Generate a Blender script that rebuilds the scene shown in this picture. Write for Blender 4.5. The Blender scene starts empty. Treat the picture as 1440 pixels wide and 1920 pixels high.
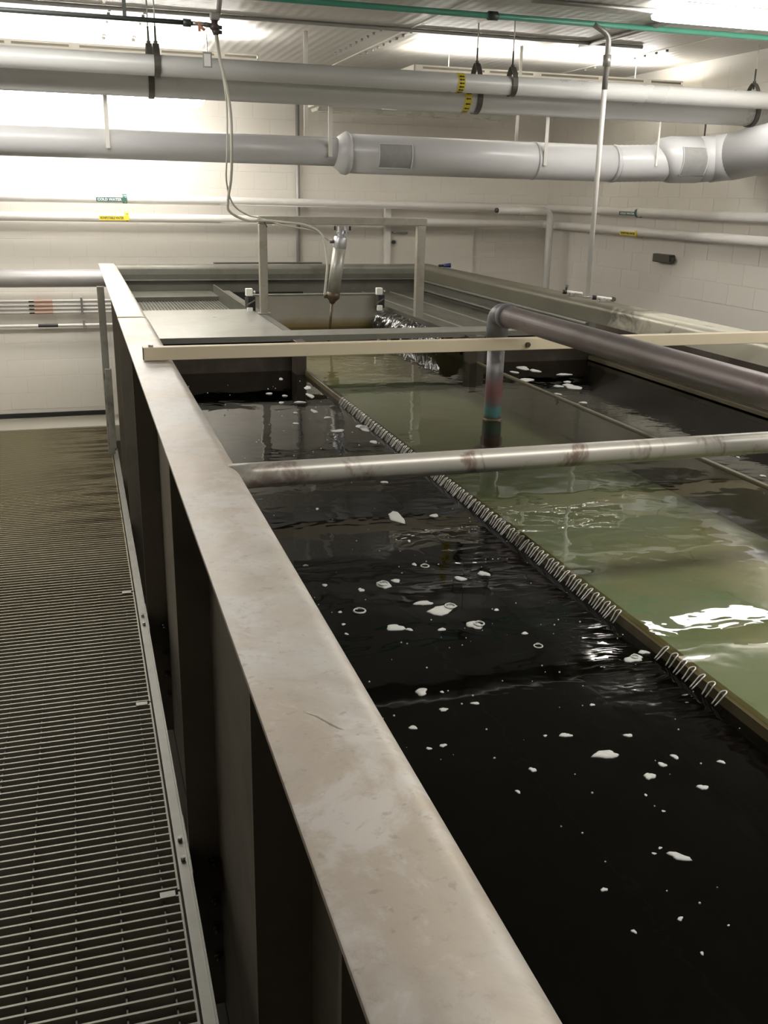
import bpy, bmesh, math, random
from mathutils import Vector, Matrix, Euler, noise
random.seed(7)
PI = math.pi
COL = bpy.context.scene.collection
scene = bpy.context.scene

# ---------------------------------------------------------------- camera
CZ = 1.6                                   # eye height above the walkway grating
cam_d = bpy.data.cameras.new('camera')
cam_d.sensor_fit = 'VERTICAL'; cam_d.sensor_height = 36.0
cam_d.lens = 1793.7 / 1920 * 36.0
cam_d.clip_start = 0.02; cam_d.clip_end = 60
cam = bpy.data.objects.new('camera', cam_d); COL.objects.link(cam)
rx, ry, rz = -0.319093, -0.020877, -0.306666
R = Matrix.Rotation(rz, 3, 'Z') @ Matrix.Rotation(rx, 3, 'X') @ Matrix.Rotation(ry, 3, 'Y')
right, fwd, up = R.col[0].copy(), R.col[1].copy(), R.col[2].copy()
M4 = Matrix(((right.x, up.x, -fwd.x, 0), (right.y, up.y, -fwd.y, 0), (right.z, up.z, -fwd.z, CZ), (0, 0, 0, 1)))
cam.matrix_world = M4
scene.camera = cam

# ---------------------------------------------------------------- world, exposure
world = bpy.data.worlds.new('world'); scene.world = world
world.use_nodes = True
world.node_tree.nodes['Background'].inputs[0].default_value = (0.9, 0.87, 0.8, 1)
world.node_tree.nodes['Background'].inputs[1].default_value = 0.02
scene.view_settings.view_transform = 'Standard'
scene.view_settings.look = 'None'
scene.view_settings.exposure = 1.1
scene.view_settings.gamma = 1.0
scene.view_settings.use_curve_mapping = False
LENS_E = 9.0       # diffuser brightness of the lit fluorescent fixtures
TUBE_E = 16.0       # bare tubes shining up through the open fixture tops

# ---------------------------------------------------------------- material helpers
def new_mat(name):
    m = bpy.data.materials.new(name); m.use_nodes = True
    nt = m.node_tree; nt.nodes.clear()
    out = nt.nodes.new('ShaderNodeOutputMaterial')
    return m, nt, out

def nd(nt, kind, **kw):
    n = nt.nodes.new(kind)
    for k, v in kw.items():
        if k == 'inp':
            for a, b in v.items(): n.inputs[a].default_value = b
        else: setattr(n, k, v)
    return n

def coords(nt, world=True, scale=(1, 1, 1)):
    if world: s = nd(nt, 'ShaderNodeNewGeometry').outputs['Position']
    else: s = nd(nt, 'ShaderNodeTexCoord').outputs['Object']
    mp = nd(nt, 'ShaderNodeMapping'); mp.inputs['Scale'].default_value = scale
    nt.links.new(s, mp.inputs['Vector'])
    return mp.outputs['Vector']

def noise_n(nt, vec, scale, detail=4, rough=0.55, dist=0.0):
    n = nd(nt, 'ShaderNodeTexNoise'); n.inputs['Scale'].default_value = scale
    n.inputs['Detail'].default_value = detail; n.inputs['Roughness'].default_value = rough
    n.inputs['Distortion'].default_value = dist
    nt.links.new(vec, n.inputs['Vector']); return n.outputs['Fac']

def ramp(nt, fac, stops):
    r = nd(nt, 'ShaderNodeValToRGB'); el = r.color_ramp.elements
    while len(el) > 1: el.remove(el[-1])
    el[0].position = stops[0][0]; el[0].color = (*stops[0][1], 1) if len(stops[0][1]) == 3 else stops[0][1]
    for p, c in stops[1:]:
        e = el.new(p); e.color = (*c, 1)
    nt.links.new(fac, r.inputs['Fac']); return r.outputs['Color']

def g(v): return (v, v, v)

def mixc(nt, fac, a, b, mode='MIX'):
    m = nd(nt, 'ShaderNodeMix', data_type='RGBA', blend_type=mode)
    for s, i in ((fac, 0), (a, 6), (b, 7)):
        if hasattr(s, 'is_output'): nt.links.new(s, m.inputs[i])
        else: m.inputs[i].default_value = s if i == 0 else ((*s, 1) if len(s) == 3 else s)
    return m.outputs[2]

def maprange(nt, v, a, b, c=0.0, d=1.0):
    m = nd(nt, 'ShaderNodeMapRange'); m.inputs['From Min'].default_value = a; m.inputs['From Max'].default_value = b
    m.inputs['To Min'].default_value = c; m.inputs['To Max'].default_value = d
    nt.links.new(v, m.inputs['Value']); return m.outputs['Result']

def math_n(nt, op, a, b=None):
    m = nd(nt, 'ShaderNodeMath', operation=op)
    for s, i in ((a, 0), (b, 1)):
        if s is None: continue
        if hasattr(s, 'is_output'): nt.links.new(s, m.inputs[i])
        else: m.inputs[i].default_value = s
    return m.outputs[0]

def bump(nt, h, strength=0.2, dist=0.01):
    b = nd(nt, 'ShaderNodeBump'); b.inputs['Strength'].default_value = strength; b.inputs['Distance'].default_value = dist
    nt.links.new(h, b.inputs['Height']); return b.outputs['Normal']

def bsdf(nt, out, color, rough=0.5, metal=0.0, normal=None, spec=0.5):
    p = nd(nt, 'ShaderNodeBsdfPrincipled')
    for s, k in ((color, 'Base Color'), (rough, 'Roughness'), (metal, 'Metallic'), (spec, 'Specular IOR Level')):
        if hasattr(s, 'is_output'): nt.links.new(s, p.inputs[k])
        else: p.inputs[k].default_value = (*s, 1) if k == 'Base Color' else s
    if normal is not None: nt.links.new(normal, p.inputs['Normal'])
    nt.links.new(p.outputs[0], out.inputs[0]); return p

def plain(name, color, rough=0.5, metal=0.0, var=0.12, scale=8.0, bumpy=0.0, world=True, spec=0.5):
    """a painted / metal surface with soft tonal variation"""
    m, nt, out = new_mat(name); v = coords(nt, world)
    f = noise_n(nt, v, scale, 5, 0.6)
    c = mixc(nt, f, tuple(x * (1 - var) for x in color), tuple(min(1, x * (1 + var)) for x in color))
    nrm = bump(nt, noise_n(nt, v, scale * 12, 3), bumpy, 0.002) if bumpy else None
    rr = maprange(nt, f, 0.3, 0.7, max(0.02, rough - 0.06), min(1, rough + 0.06))
    bsdf(nt, out, c, rr, metal, nrm, spec)
    return m

def emit(name, color, strength):
    m, nt, out = new_mat(name)
    e = nd(nt, 'ShaderNodeEmission'); e.inputs[0].default_value = (*color, 1); e.inputs[1].default_value = strength
    nt.links.new(e.outputs[0], out.inputs[0]); return m

def worn_steel(name, base, stain, rough=0.42, metal=0.55, stain_amt=(0.5, 0.72), sc=(1, 1, 1), speck=True, nscale=9.0):
    m, nt, out = new_mat(name); v = coords(nt, True, sc)
    big = noise_n(nt, v, nscale, 6, 0.6, 0.4)
    sm = noise_n(nt, v, nscale * 6, 5, 0.7, 0.3)
    c = mixc(nt, maprange(nt, big, *stain_amt), base, stain)
    c = mixc(nt, maprange(nt, sm, 0.35, 0.75, 0.0, 0.35), c, tuple(x * 0.72 for x in base))
    if speck:
        vo = noise_n(nt, v, nscale * 22, 2, 0.5)
        c = mixc(nt, maprange(nt, vo, 0.68, 0.78, 0.0, 0.45), c, tuple(x * 0.45 for x in stain))
        sv = coords(nt, True, (60, 7, 1)); scr = noise_n(nt, sv, 1.6, 2, 0.4, 1.5)
        c = mixc(nt, maprange(nt, scr, 0.72, 0.78, 0.0, 0.25), c, tuple(min(1, x * 1.35) for x in base))
    bsdf(nt, out, c, maprange(nt, big, 0.3, 0.7, rough - 0.08, rough + 0.1), metal, bump(nt, sm, 0.08, 0.002))
    return m

MAT = {}
def m_rim():
    m, nt, out = new_mat('rim_satin_steel'); v = coords(nt)
    big = noise_n(nt, coords(nt, True, (1.2, 0.8, 1)), 3.4, 4, 0.6, 0.5)
    mid = noise_n(nt, v, 11, 6, 0.7, 0.4)
    fine = noise_n(nt, v, 55, 5, 0.75, 0.2)
    c = mixc(nt, maprange(nt, big, 0.42, 0.58), (0.56, 0.54, 0.50), (0.50, 0.44, 0.365))
    c = mixc(nt, maprange(nt, mid, 0.50, 0.60, 0, 0.6), c, (0.65, 0.63, 0.595))
    c = mixc(nt, maprange(nt, mid, 0.46, 0.34, 0, 0.55), c, (0.41, 0.365, 0.31))
    c = mixc(nt, maprange(nt, fine, 0.56, 0.68, 0, 0.45), c, (0.35, 0.31, 0.27))
    spot = noise_n(nt, v, 75, 2, 0.5, 0.2)
    c = mixc(nt, maprange(nt, spot, 0.66, 0.74, 0, 0.5), c, (0.30, 0.265, 0.22))
    scr = noise_n(nt, coords(nt, True, (10, 90, 1)), 1.3, 2, 0.4, 1.0)
    c = mixc(nt, maprange(nt, scr, 0.74, 0.79, 0, 0.35), c, (0.30, 0.27, 0.24))
    bsdf(nt, out, c, maprange(nt, mid, 0.3, 0.7, 0.36, 0.52), 0.2, bump(nt, fine, 0.06, 0.002)); return m
MAT['rim'] = m_rim()
MAT['rim_far'] = worn_steel('rim_olive_steel', (0.20, 0.195, 0.165), (0.13, 0.12, 0.09), 0.4, 0.35, nscale=5.0)
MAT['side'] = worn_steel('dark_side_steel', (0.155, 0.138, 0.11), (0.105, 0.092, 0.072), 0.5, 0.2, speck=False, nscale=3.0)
MAT['side_grey'] = worn_steel('grey_side_steel', (0.27, 0.26, 0.22), (0.10, 0.095, 0.08), 0.45, 0.3, speck=False, nscale=6.0)
MAT['inner'] = worn_steel('dull_inner_steel', (0.125, 0.122, 0.10), (0.085, 0.08, 0.062), 0.4, 0.25, sc=(1, 0.35, 1), speck=False, nscale=5.0)
MAT['inner_brown'] = worn_steel('brown_inner_steel', (0.085, 0.068, 0.05), (0.14, 0.125, 0.10), 0.45, 0.3, speck=False, nscale=7.0)
MAT['deck'] = worn_steel('deck_plate_steel', (0.33, 0.33, 0.29), (0.27, 0.27, 0.235), 0.34, 0.5, speck=False, nscale=4.0)
MAT['black_void'] = plain('unlit_void_black', (0.012, 0.011, 0.009), 0.8)  # near-black colour supplies the darkness in slots, pit and tank bottom
MAT['galv'] = plain('galvanised_steel', (0.30, 0.295, 0.265), 0.42, 0.6, 0.25, 14)
MAT['pvc'] = plain('grey_white_plastic_pipe', (0.60, 0.60, 0.585), 0.32, 0.0, 0.06, 3)
MAT['duct'] = plain('pale_duct', (0.63, 0.63, 0.635), 0.34, 0.0, 0.07, 3)
MAT['duct_patch'] = plain('cloudy_grey_panel', (0.33, 0.33, 0.32), 0.6, 0.0, 0.25, 18)
MAT['dark_pipe'] = plain('dark_green_grey_pipe', (0.06, 0.07, 0.065), 0.35, 0.2)
MAT['green'] = plain('green_pipe_paint', (0.09, 0.36, 0.26), 0.2, 0.0, 0.15, 5)
MAT['strap'] = plain('brown_grey_strap', (0.12, 0.11, 0.095), 0.5, 0.5)
MAT['strap_light'] = plain('cream_strap', (0.80, 0.78, 0.72), 0.5)
MAT['conduit'] = plain('grey_conduit', (0.36, 0.35, 0.33), 0.4, 0.4)
MAT['white_pipe'] = plain('white_painted_pipe', (0.72, 0.70, 0.66), 0.35)
MAT['cream_housing'] = plain('cream_enamel', (0.76, 0.73, 0.65), 0.45, 0, 0.05)
MAT['beam'] = plain('beige_square_tube', (0.80, 0.70, 0.51), 0.5, 0.0, 0.06, 3, spec=0.3)
MAT['frame'] = worn_steel('stainless_frame', (0.40, 0.38, 0.32), (0.28, 0.255, 0.20), 0.38, 0.5, speck=False, nscale=9)
MAT['cyl'] = worn_steel('cylinder_barrel', (0.42, 0.41, 0.36), (0.33, 0.32, 0.27), 0.4, 0.3, speck=False, nscale=12)
MAT['cyl_cap'] = plain('cylinder_cap', (0.5, 0.5, 0.52), 0.35, 0.6)
MAT['brown_metal'] = plain('brown_metal', (0.12, 0.085, 0.05), 0.5, 0.4)
MAT['chrome'] = plain('bright_bolt', (0.55, 0.55, 0.53), 0.25, 0.8)
MAT['dull_bolt'] = plain('dull_bolt', (0.16, 0.15, 0.13), 0.3, 0.7)
MAT['clear_hose'] = plain('milky_hose', (0.62, 0.60, 0.52), 0.3, 0, 0.08)
MAT['white_plastic'] = plain('white_plastic', (0.80, 0.79, 0.74), 0.4)
MAT['black_plastic'] = plain('black_plastic', (0.02, 0.02, 0.018), 0.4)
MAT['blue'] = plain('blue_plastic', (0.02, 0.03, 0.16), 0.4)
MAT['red'] = plain('faded_red', (0.55, 0.25, 0.18), 0.5)
MAT['valve'] = plain('brown_valve_metal', (0.11, 0.085, 0.08), 0.45, 0.4)
MAT['label_green'] = plain('label_green', (0.05, 0.13, 0.11), 0.5, 0, 0.05)
MAT['label_yellow'] = plain('label_yellow', (0.78, 0.62, 0.05), 0.5, 0, 0.05)
MAT['label_red'] = plain('label_faded_orange', (0.62, 0.40, 0.31), 0.5, 0, 0.08)
MAT['text_white'] = plain('text_white', (0.85, 0.85, 0.82), 0.5, 0, 0.02)
MAT['text_black'] = plain('text_black', (0.02, 0.02, 0.015), 0.5, 0, 0.02)
MAT['trough_wall'] = worn_steel('olive_weir_steel', (0.105, 0.082, 0.034), (0.07, 0.052, 0.02), 0.5, 0.1, speck=False, nscale=10)
MAT['trough_wall_in'] = worn_steel('brown_trough_wall', (0.12, 0.10, 0.055), (0.17, 0.15, 0.09), 0.5, 0.1, speck=False, nscale=7)
MAT['lens'] = emit('lit_diffuser', (1.0, 0.965, 0.91), LENS_E)
MAT['tube'] = emit('lit_tube', (1.0, 0.97, 0.92), TUBE_E)
MAT['lens_off'] = plain('unlit_diffuser', (0.70, 0.70, 0.64), 0.3)
MAT['foil'] = plain('black_glossy_sheet', (0.02, 0.019, 0.017), 0.09, 0.0, 0.3, 20, spec=0.9)

def m_wall():
    m, nt, out = new_mat('cream_block_paint'); v = coords(nt)
    c = mixc(nt, noise_n(nt, v, 1.3, 4), (0.70, 0.665, 0.60), (0.77, 0.735, 0.665))
    bsdf(nt, out, c, 0.55, 0, bump(nt, noise_n(nt, v, 60, 4), 0.12, 0.002)); return m
MAT['wall'] = m_wall()

def m_ceiling():
    m, nt, out = new_mat('embossed_ceiling_panel'); v = coords(nt)
    sx = nd(nt, 'ShaderNodeSeparateXYZ'); nt.links.new(v, sx.inputs[0])
    a = math_n(nt, 'SINE', math_n(nt, 'MULTIPLY', sx.outputs[0], 2 * PI / 0.055))
    b = math_n(nt, 'SINE', math_n(nt, 'MULTIPLY', sx.outputs[1], 2 * PI / 0.04))
    h = math_n(nt, 'ADD', a, math_n(nt, 'MULTIPLY', b, 0.5))
    h = math_n(nt, 'ADD', h, math_n(nt, 'MULTIPLY', noise_n(nt, v, 40, 3), 1.4))
    c = mixc(nt, noise_n(nt, v, 2.0, 4), (0.50, 0.485, 0.45), (0.58, 0.565, 0.53))
    bsdf(nt, out, c, 0.42, 0.15, bump(nt, h, 0.25, 0.004)); return m
MAT['ceiling'] = m_ceiling()

def m_grating():
    m, nt, out = new_mat('dusty_grating_steel'); v = coords(nt)
    f = noise_n(nt, v, 2.2, 4)
    c = mixc(nt, f, (0.28, 0.268, 0.225), (0.38, 0.362, 0.31))
    sx = nd(nt, 'ShaderNodeSeparateXYZ'); nt.links.new(v, sx.inputs[0])
    # olive dust towards the far end, wet brown stains beside the tank
    olive = maprange(nt, sx.outputs[1], 2.8, 5.2)
    c = mixc(nt, olive, c, (0.33, 0.29, 0.185))
    st = noise_n(nt, coords(nt, True, (0.7, 6, 1)), 2.6, 4, 0.6, 0.5)
    near = math_n(nt, 'MULTIPLY', maprange(nt, sx.outputs[0], -0.35, 0.05), maprange(nt, sx.outputs[1], 4.3, 4.9))
    k = math_n(nt, 'MULTIPLY', maprange(nt, st, 0.46, 0.58, 0, 0.85), near)
    c = mixc(nt, k, c, (0.09, 0.07, 0.036))
    bsdf(nt, out, c, 0.45, 0.35); return m
MAT['grating'] = m_grating()

def m_pipe_rust(name, base, rust, axis, lo=0.52):
    m, nt, out = new_mat(name); v = coords(nt)
    n1 = noise_n(nt, coords(nt, True, (1.2, 1, 1)), 7, 6, 0.7, 0.6)
    c = mixc(nt, maprange(nt, n1, lo, lo + 0.08, 0, 0.85), base, rust)
    n2 = noise_n(nt, v, 3, 4)
    c = mixc(nt, maprange(nt, n2, 0.35, 0.7, 0, 0.4), c, tuple(x * 0.75 for x in base))
    bsdf(nt, out, c, 0.36, 0.25, bump(nt, n1, 0.1, 0.002)); return m
MAT['cross_pipe'] = m_pipe_rust('rust_spotted_pipe', (0.47, 0.45, 0.40), (0.17, 0.105, 0.08), 0, 0.54)
MAT['return_pipe'] = m_pipe_rust('purple_brown_pipe', (0.19, 0.155, 0.15), (0.13, 0.095, 0.085), 0, 0.5)
MAT['elbow'] = plain('grey_glued_elbow', (0.19, 0.19, 0.20), 0.4, 0, 0.3, 20)

def m_downpipe():
    """the drop pipe's paint and primer bands, by height along the pipe"""
    m, nt, out = new_mat('banded_drop_pipe'); v = coords(nt)
    sx = nd(nt, 'ShaderNodeSeparateXYZ'); nt.links.new(v, sx.inputs[0])
    z = math_n(nt, 'ADD', sx.outputs[2], math_n(nt, 'MULTIPLY', math_n(nt, 'SUBTRACT', noise_n(nt, v, 18, 3), 0.5), 0.05))
    f = maprange(nt, z, 0.86, 1.26)
    c = ramp(nt, f, [(0.0, (0.10, 0.10, 0.05)), (0.06, (0.10, 0.09, 0.05)), (0.09, (0.10, 0.26, 0.25)), (0.16, (0.10, 0.25, 0.24)),
                     (0.20, (0.17, 0.13, 0.13)), (0.28, (0.20, 0.09, 0.09)), (0.38, (0.19, 0.11, 0.11)), (0.45, (0.16, 0.15, 0.16)),
                     (0.50, (0.30, 0.30, 0.31)), (0.56, (0.31, 0.31, 0.32)), (0.62, (0.15, 0.15, 0.16)), (1.0, (0.17, 0.165, 0.165))])
    bsdf(nt, out, c, 0.35, 0.0); return m
MAT['downpipe'] = m_downpipe()

def m_water(name, tint, clear, ripple):
    """a clear water surface: Fresnel mirror over tinted see-through"""
    m, nt, out = new_mat(name); v = coords(nt)
    h = ripple(nt, v)
    nrm = bump(nt, h, 1.0, 1.0)
    fr = nd(nt, 'ShaderNodeFresnel'); fr.inputs['IOR'].default_value = 1.333; nt.links.new(nrm, fr.inputs['Normal'])
    gl = nd(nt, 'ShaderNodeBsdfGlossy'); gl.inputs['Roughness'].default_value = 0.015; nt.links.new(nrm, gl.inputs['Normal'])
    tr = nd(nt, 'ShaderNodeBsdfTransparent'); tr.inputs[0].default_value = (*tint, 1)
    mx = nd(nt, 'ShaderNodeMixShader')
    nt.links.new(fr.outputs[0], mx.inputs[0]); nt.links.new(tr.outputs[0], mx.inputs[1]); nt.links.new(gl.outputs[0], mx.inputs[2])
    nt.links.new(mx.outputs[0], out.inputs[0]); return m

def rip_trough(nt, v):
    a = noise_n(nt, coords(nt, True, (1.0, 1.3, 1)), 7, 2, 0.45, 0.3)
    b = noise_n(nt, coords(nt, True, (1, 1.6, 1)), 22, 2, 0.5)
    return math_n(nt, 'ADD', math_n(nt, 'MULTIPLY', a, 0.0016), math_n(nt, 'MULTIPLY', b, 0.0001))
def rip_dark(nt, v):
    sx = nd(nt, 'ShaderNodeSeparateXYZ'); nt.links.new(v, sx.inputs[0])
    a = noise_n(nt, coords(nt, True, (1.0, 1.2, 1)), 5, 3, 0.5, 0.4)
    near = math_n(nt, 'MULTIPLY', maprange(nt, sx.outputs[0], 0.70, 0.84), maprange(nt, sx.outputs[1], 3.4, 3.0))
    near = math_n(nt, 'MULTIPLY', near, math_n(nt, 'MULTIPLY', maprange(nt, sx.outputs[1], 0.96, 1.06), maprange(nt, sx.outputs[1], 1.45, 1.65, 1.0, 0.35)))
    w = noise_n(nt, coords(nt, True, (0.55, 1.6, 1)), 30, 1, 0.4, 0.5)
    return math_n(nt, 'ADD', math_n(nt, 'MULTIPLY', a, 0.0022), math_n(nt, 'MULTIPLY', math_n(nt, 'MULTIPLY', w, near), 0.0012))
MAT['water_trough'] = m_water('trough_water', (0.90, 0.94, 0.84), 1, rip_trough)
MAT['water_dark'] = m_water('deep_dark_water', (0.42, 0.42, 0.38), 1, rip_dark)

def m_trough_floor():
    m, nt, out = new_mat('green_trough_floor'); v = coords(nt)
    a = noise_n(nt, coords(nt, True, (1, 0.8, 1)), 3.2, 5, 0.6, 0.6)
    c = mixc(nt, a, (0.175, 0.20, 0.105), (0.25, 0.265, 0.168))
    b = noise_n(nt, v, 2.0, 3, 0.5, 0.4)
    c = mixc(nt, maprange(nt, b, 0.52, 0.68, 0, 0.7), c, (0.31, 0.25, 0.13))
    sx = nd(nt, 'ShaderNodeSeparateXYZ'); nt.links.new(v, sx.inputs[0])
    c = mixc(nt, maprange(nt, sx.outputs[1], 4.25, 4.7), c, (0.27, 0.215, 0.10))
    bsdf(nt, out, c, 0.7, 0); return m
MAT['trough_floor'] = m_trough_floor()
MAT['foam'] = plain('grey_white_foam', (0.52, 0.52, 0.49), 0.7, 0, 0.12, 90, 0.3)

def m_gate():
    m, nt, out = new_mat('gate_plate_steel'); v = coords(nt)
    sx = nd(nt, 'ShaderNodeSeparateXYZ'); nt.links.new(v, sx.inputs[0])
    n1 = noise_n(nt, v, 6, 5)
    c = mixc(nt, n1, (0.31, 0.295, 0.25), (0.40, 0.385, 0.335))
    z = math_n(nt, 'ADD', sx.outputs[2], math_n(nt, 'MULTIPLY', n1, 0.04))
    c = mixc(nt, maprange(nt, z, 0.955, 0.915), c, (0.19, 0.14, 0.055))
    bsdf(nt, out, c, 0.4, 0.25); return m
MAT['gate'] = m_gate()

def m_rivulet():
    m, nt, out = new_mat('falling_clear_water')
    fr = nd(nt, 'ShaderNodeFresnel'); fr.inputs['IOR'].default_value = 1.6
    gl = nd(nt, 'ShaderNodeBsdfGlossy'); gl.inputs['Roughness'].default_value = 0.08
    df = nd(nt, 'ShaderNodeBsdfDiffuse'); df.inputs[0].default_value = (0.9, 0.9, 0.86, 1)
    tr = nd(nt, 'ShaderNodeBsdfTransparent')
    m1 = nd(nt, 'ShaderNodeMixShader'); m1.inputs[0].default_value = 0.75
    nt.links.new(tr.outputs[0], m1.inputs[1]); nt.links.new(df.outputs[0], m1.inputs[2])
    m2 = nd(nt, 'ShaderNodeMixShader'); nt.links.new(math_n(nt, 'ADD', fr.outputs[0], 0.18), m2.inputs[0])
    nt.links.new(m1.outputs[0], m2.inputs[1]); nt.links.new(gl.outputs[0], m2.inputs[2])
    nt.links.new(m2.outputs[0], out.inputs[0]); return m
MAT['rivulet'] = m_rivulet()

# ---------------------------------------------------------------- mesh helpers
def bx(bm, x0, x1, y0, y1, z0, z1, bev=0.0):
    vs = [bm.verts.new((x, y, z)) for x in (x0, x1) for y in (y0, y1) for z in (z0, z1)]
    fs = [(0, 1, 3, 2), (4, 6, 7, 5), (0, 4, 5, 1), (2, 3, 7, 6), (0, 2, 6, 4), (1, 5, 7, 3)]
    faces = [bm.faces.new([vs[i] for i in f]) for f in fs]
    if bev > 0:
        es = list({e for f in faces for e in f.edges})
        bmesh.ops.bevel(bm, geom=es, offset=bev, segments=2, affect='EDGES', profile=0.5)
    return vs

def box(x0, x1, y0, y1, z0, z1, bev=0.0):
    bm = bmesh.new(); bx(bm, x0, x1, y0, y1, z0, z1, bev); return bm

def tube(bm, pts, r, seg=16, cap=True, smooth=True):
    pts = [Vector(p) for p in pts]; n = len(pts)
    rs = r if isinstance(r, (list, tuple)) else [r] * n
    rings = []; t_prev = None; nrm = None
    for i, p in enumerate(pts):
        if i == 0: t = (pts[1] - pts[0]).normalized()
        elif i == n - 1: t = (pts[-1] - pts[-2]).normalized()
        else:
            t = ((pts[i] - pts[i - 1]).normalized() + (pts[i + 1] - pts[i]).normalized())
            t = t.normalized() if t.length > 1e-6 else (pts[i + 1] - pts[i]).normalized()
        if nrm is None:
            a = Vector((0, 0, 1)) if abs(t.z) < 0.9 else Vector((1, 0, 0))
            nrm = t.cross(a).normalized()
        else:
            nrm = (nrm - t * nrm.dot(t)).normalized()
        b = t.cross(nrm)
        rings.append([bm.verts.new(p + rs[i] * (math.cos(2 * PI * k / seg) * nrm + math.sin(2 * PI * k / seg) * b)) for k in range(seg)])
    fs = []
    for i in range(n - 1):
        for k in range(seg):
            f = bm.faces.new((rings[i][k], rings[i][(k + 1) % seg], rings[i + 1][(k + 1) % seg], rings[i + 1][k]))
            f.smooth = smooth; fs.append(f)
    if cap:
        bm.faces.new(list(reversed(rings[0]))); bm.faces.new(rings[-1])
    return fs

def tb(pts, r, seg=16, cap=True):
    bm = bmesh.new(); tube(bm, pts, r, seg, cap); return bm

def fillet(pts, rad, n=8):
    """round the corners of a polyline"""
    P = [Vector(p) for p in pts]; out = [P[0]]
    for i in range(1, len(P) - 1):
        a, b, c = P[i - 1], P[i], P[i + 1]
        u, w = (a - b).normalized(), (c - b).normalized()
        ang = u.angle(w); d = rad / math.tan(ang / 2); d = min(d, (a - b).length * 0.49, (c - b).length * 0.49)
        rr = d * math.tan(ang / 2)
        cen = b + (u + w).normalized() * (rr / math.sin(ang / 2))
        s, e = b + u * d, b + w * d
        vs, ve = s - cen, e - cen; tot = vs.angle(ve)
        for k in range(n + 1):
            f = k / n
            out.append(cen + (vs * math.sin((1 - f) * tot) + ve * math.sin(f * tot)) / math.sin(tot))
    out.append(P[-1]); return out

def catmull(P, n=10):
    P = [Vector(p) for p in P]; Q = [P[0] * 2 - P[1]] + P + [P[-1] * 2 - P[-2]]; out = []
    for i in range(1, len(Q) - 2):
        for k in range(n):
            t = k / n; a, b, c, d = Q[i - 1], Q[i], Q[i + 1], Q[i + 2]
            out.append(0.5 * ((2 * b) + (-a + c) * t + (2 * a - 5 * b + 4 * c - d) * t * t + (-a + 3 * b - 3 * c + d) * t ** 3))
    out.append(P[-1]); return out

def prism(profile, axis, a, b, closed=True, smooth=False):
    """extrude a closed 2-D profile between a and b along 'x' or 'y'"""
    bm = bmesh.new()
    def mk(u, v, t): return (t, u, v) if axis == 'x' else (u, t, v)   # 'ry' extrudes along y too
    A = [bm.verts.new(mk(u, v, a)) for u, v in profile]; B = [bm.verts.new(mk(u, v, b)) for u, v in profile]
    n = len(profile)
    for i in range(n):
        f = bm.faces.new((A[i], A[(i + 1) % n], B[(i + 1) % n], B[i])); f.smooth = smooth
    bm.faces.new(list(reversed(A))); bm.faces.new(B)
    bmesh.ops.recalc_face_normals(bm, faces=bm.faces); return bm

def root_loc(o):
    v = Vector((0, 0, 0))
    while o is not None: v += o.location; o = o.parent
    return v

def obj(name, bm, mat, parent=None, label=None, smooth_angle=None, kind=None):
    me = bpy.data.meshes.new(name)
    if parent is not None: bm.transform(Matrix.Translation(-root_loc(parent)))
    bmesh.ops.recalc_face_normals(bm, faces=bm.faces)
    bm.to_mesh(me); bm.free()
    me.materials.append(MAT[mat] if isinstance(mat, str) else mat)
    o = bpy.data.objects.new(name, me); COL.objects.link(o)
    if parent is not None: o.parent = parent
    if label: o['label'] = label
    if kind: o['kind'] = kind
    return o

def inst(src, name, loc, parent, label=None, rot=None):
    o = bpy.data.objects.new(name, src.data); COL.objects.link(o); o.location = loc
    if rot: o.rotation_euler = rot
    if parent is not None: o.parent = parent
    if label: o['label'] = label
    return o

def thing(name, label, cat, loc=(0, 0, 0), group=None, kind=None):
    o = bpy.data.objects.new(name, None); COL.objects.link(o); o.location = loc
    o.empty_display_size = 0.05
    return tag(o, label, cat, group, kind)

def tag(o, label, cat, group=None, kind=None):
    o['label'] = label; o['category'] = cat
    if group: o['group'] = group
    if kind: o['kind'] = kind
    return o

def struct(name, bm, mat, label=None):
    o = obj(name, bm, mat); o['kind'] = 'structure'
    if label: o['label'] = label
    return o

def text(s, size, mat, parent, loc, rot, name='lettering', extrude=0.0004, width=None):
    cu = bpy.data.curves.new(name, 'FONT'); cu.body = s; cu.size = size; cu.extrude = extrude
    cu.align_x = 'CENTER'; cu.align_y = 'CENTER'; cu.materials.append(MAT[mat])
    cu.resolution_u = 2; cu.offset = size * 0.02
    o = bpy.data.objects.new(name, cu); COL.objects.link(o)
    o.parent = parent; o.location = Vector(loc) - root_loc(parent); o.rotation_euler = rot
    if width:
        bpy.context.view_layer.update()
        w = o.dimensions.x
        if w > 0: o.scale.x = width / w
    bpy.context.view_layer.update()
    me = bpy.data.meshes.new_from_object(o.evaluated_get(bpy.context.evaluated_depsgraph_get()))
    q = bpy.data.objects.new(name, me); COL.objects.link(q); q.parent = parent
    q.location, q.rotation_euler, q.scale = o.location.copy(), o.rotation_euler.copy(), o.scale.copy()
    bpy.data.objects.remove(o); bpy.data.curves.remove(cu)
    q['kind'] = 'stuff'
    return q

# ================================================================ SETTING
YB, XR, ZC = 7.36, 3.66, 2.40              # back wall, right wall, ceiling height
XL, YF = -2.6, -2.6
PIT = -0.9
BW, BH, GAP = 0.2425, 0.1205, 0.0022

def block_mesh(along):
    """one painted concrete block with softly rounded edges"""
    if along == 'x': bm = box(GAP / 2, BW - GAP / 2, -0.018, 0.0, GAP / 2, BH - GAP / 2, 0.0014)
    else: bm = box(-0.018, 0.0, GAP / 2, BW - GAP / 2, GAP / 2, BH - GAP / 2, 0.0014)
    return bm

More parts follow.
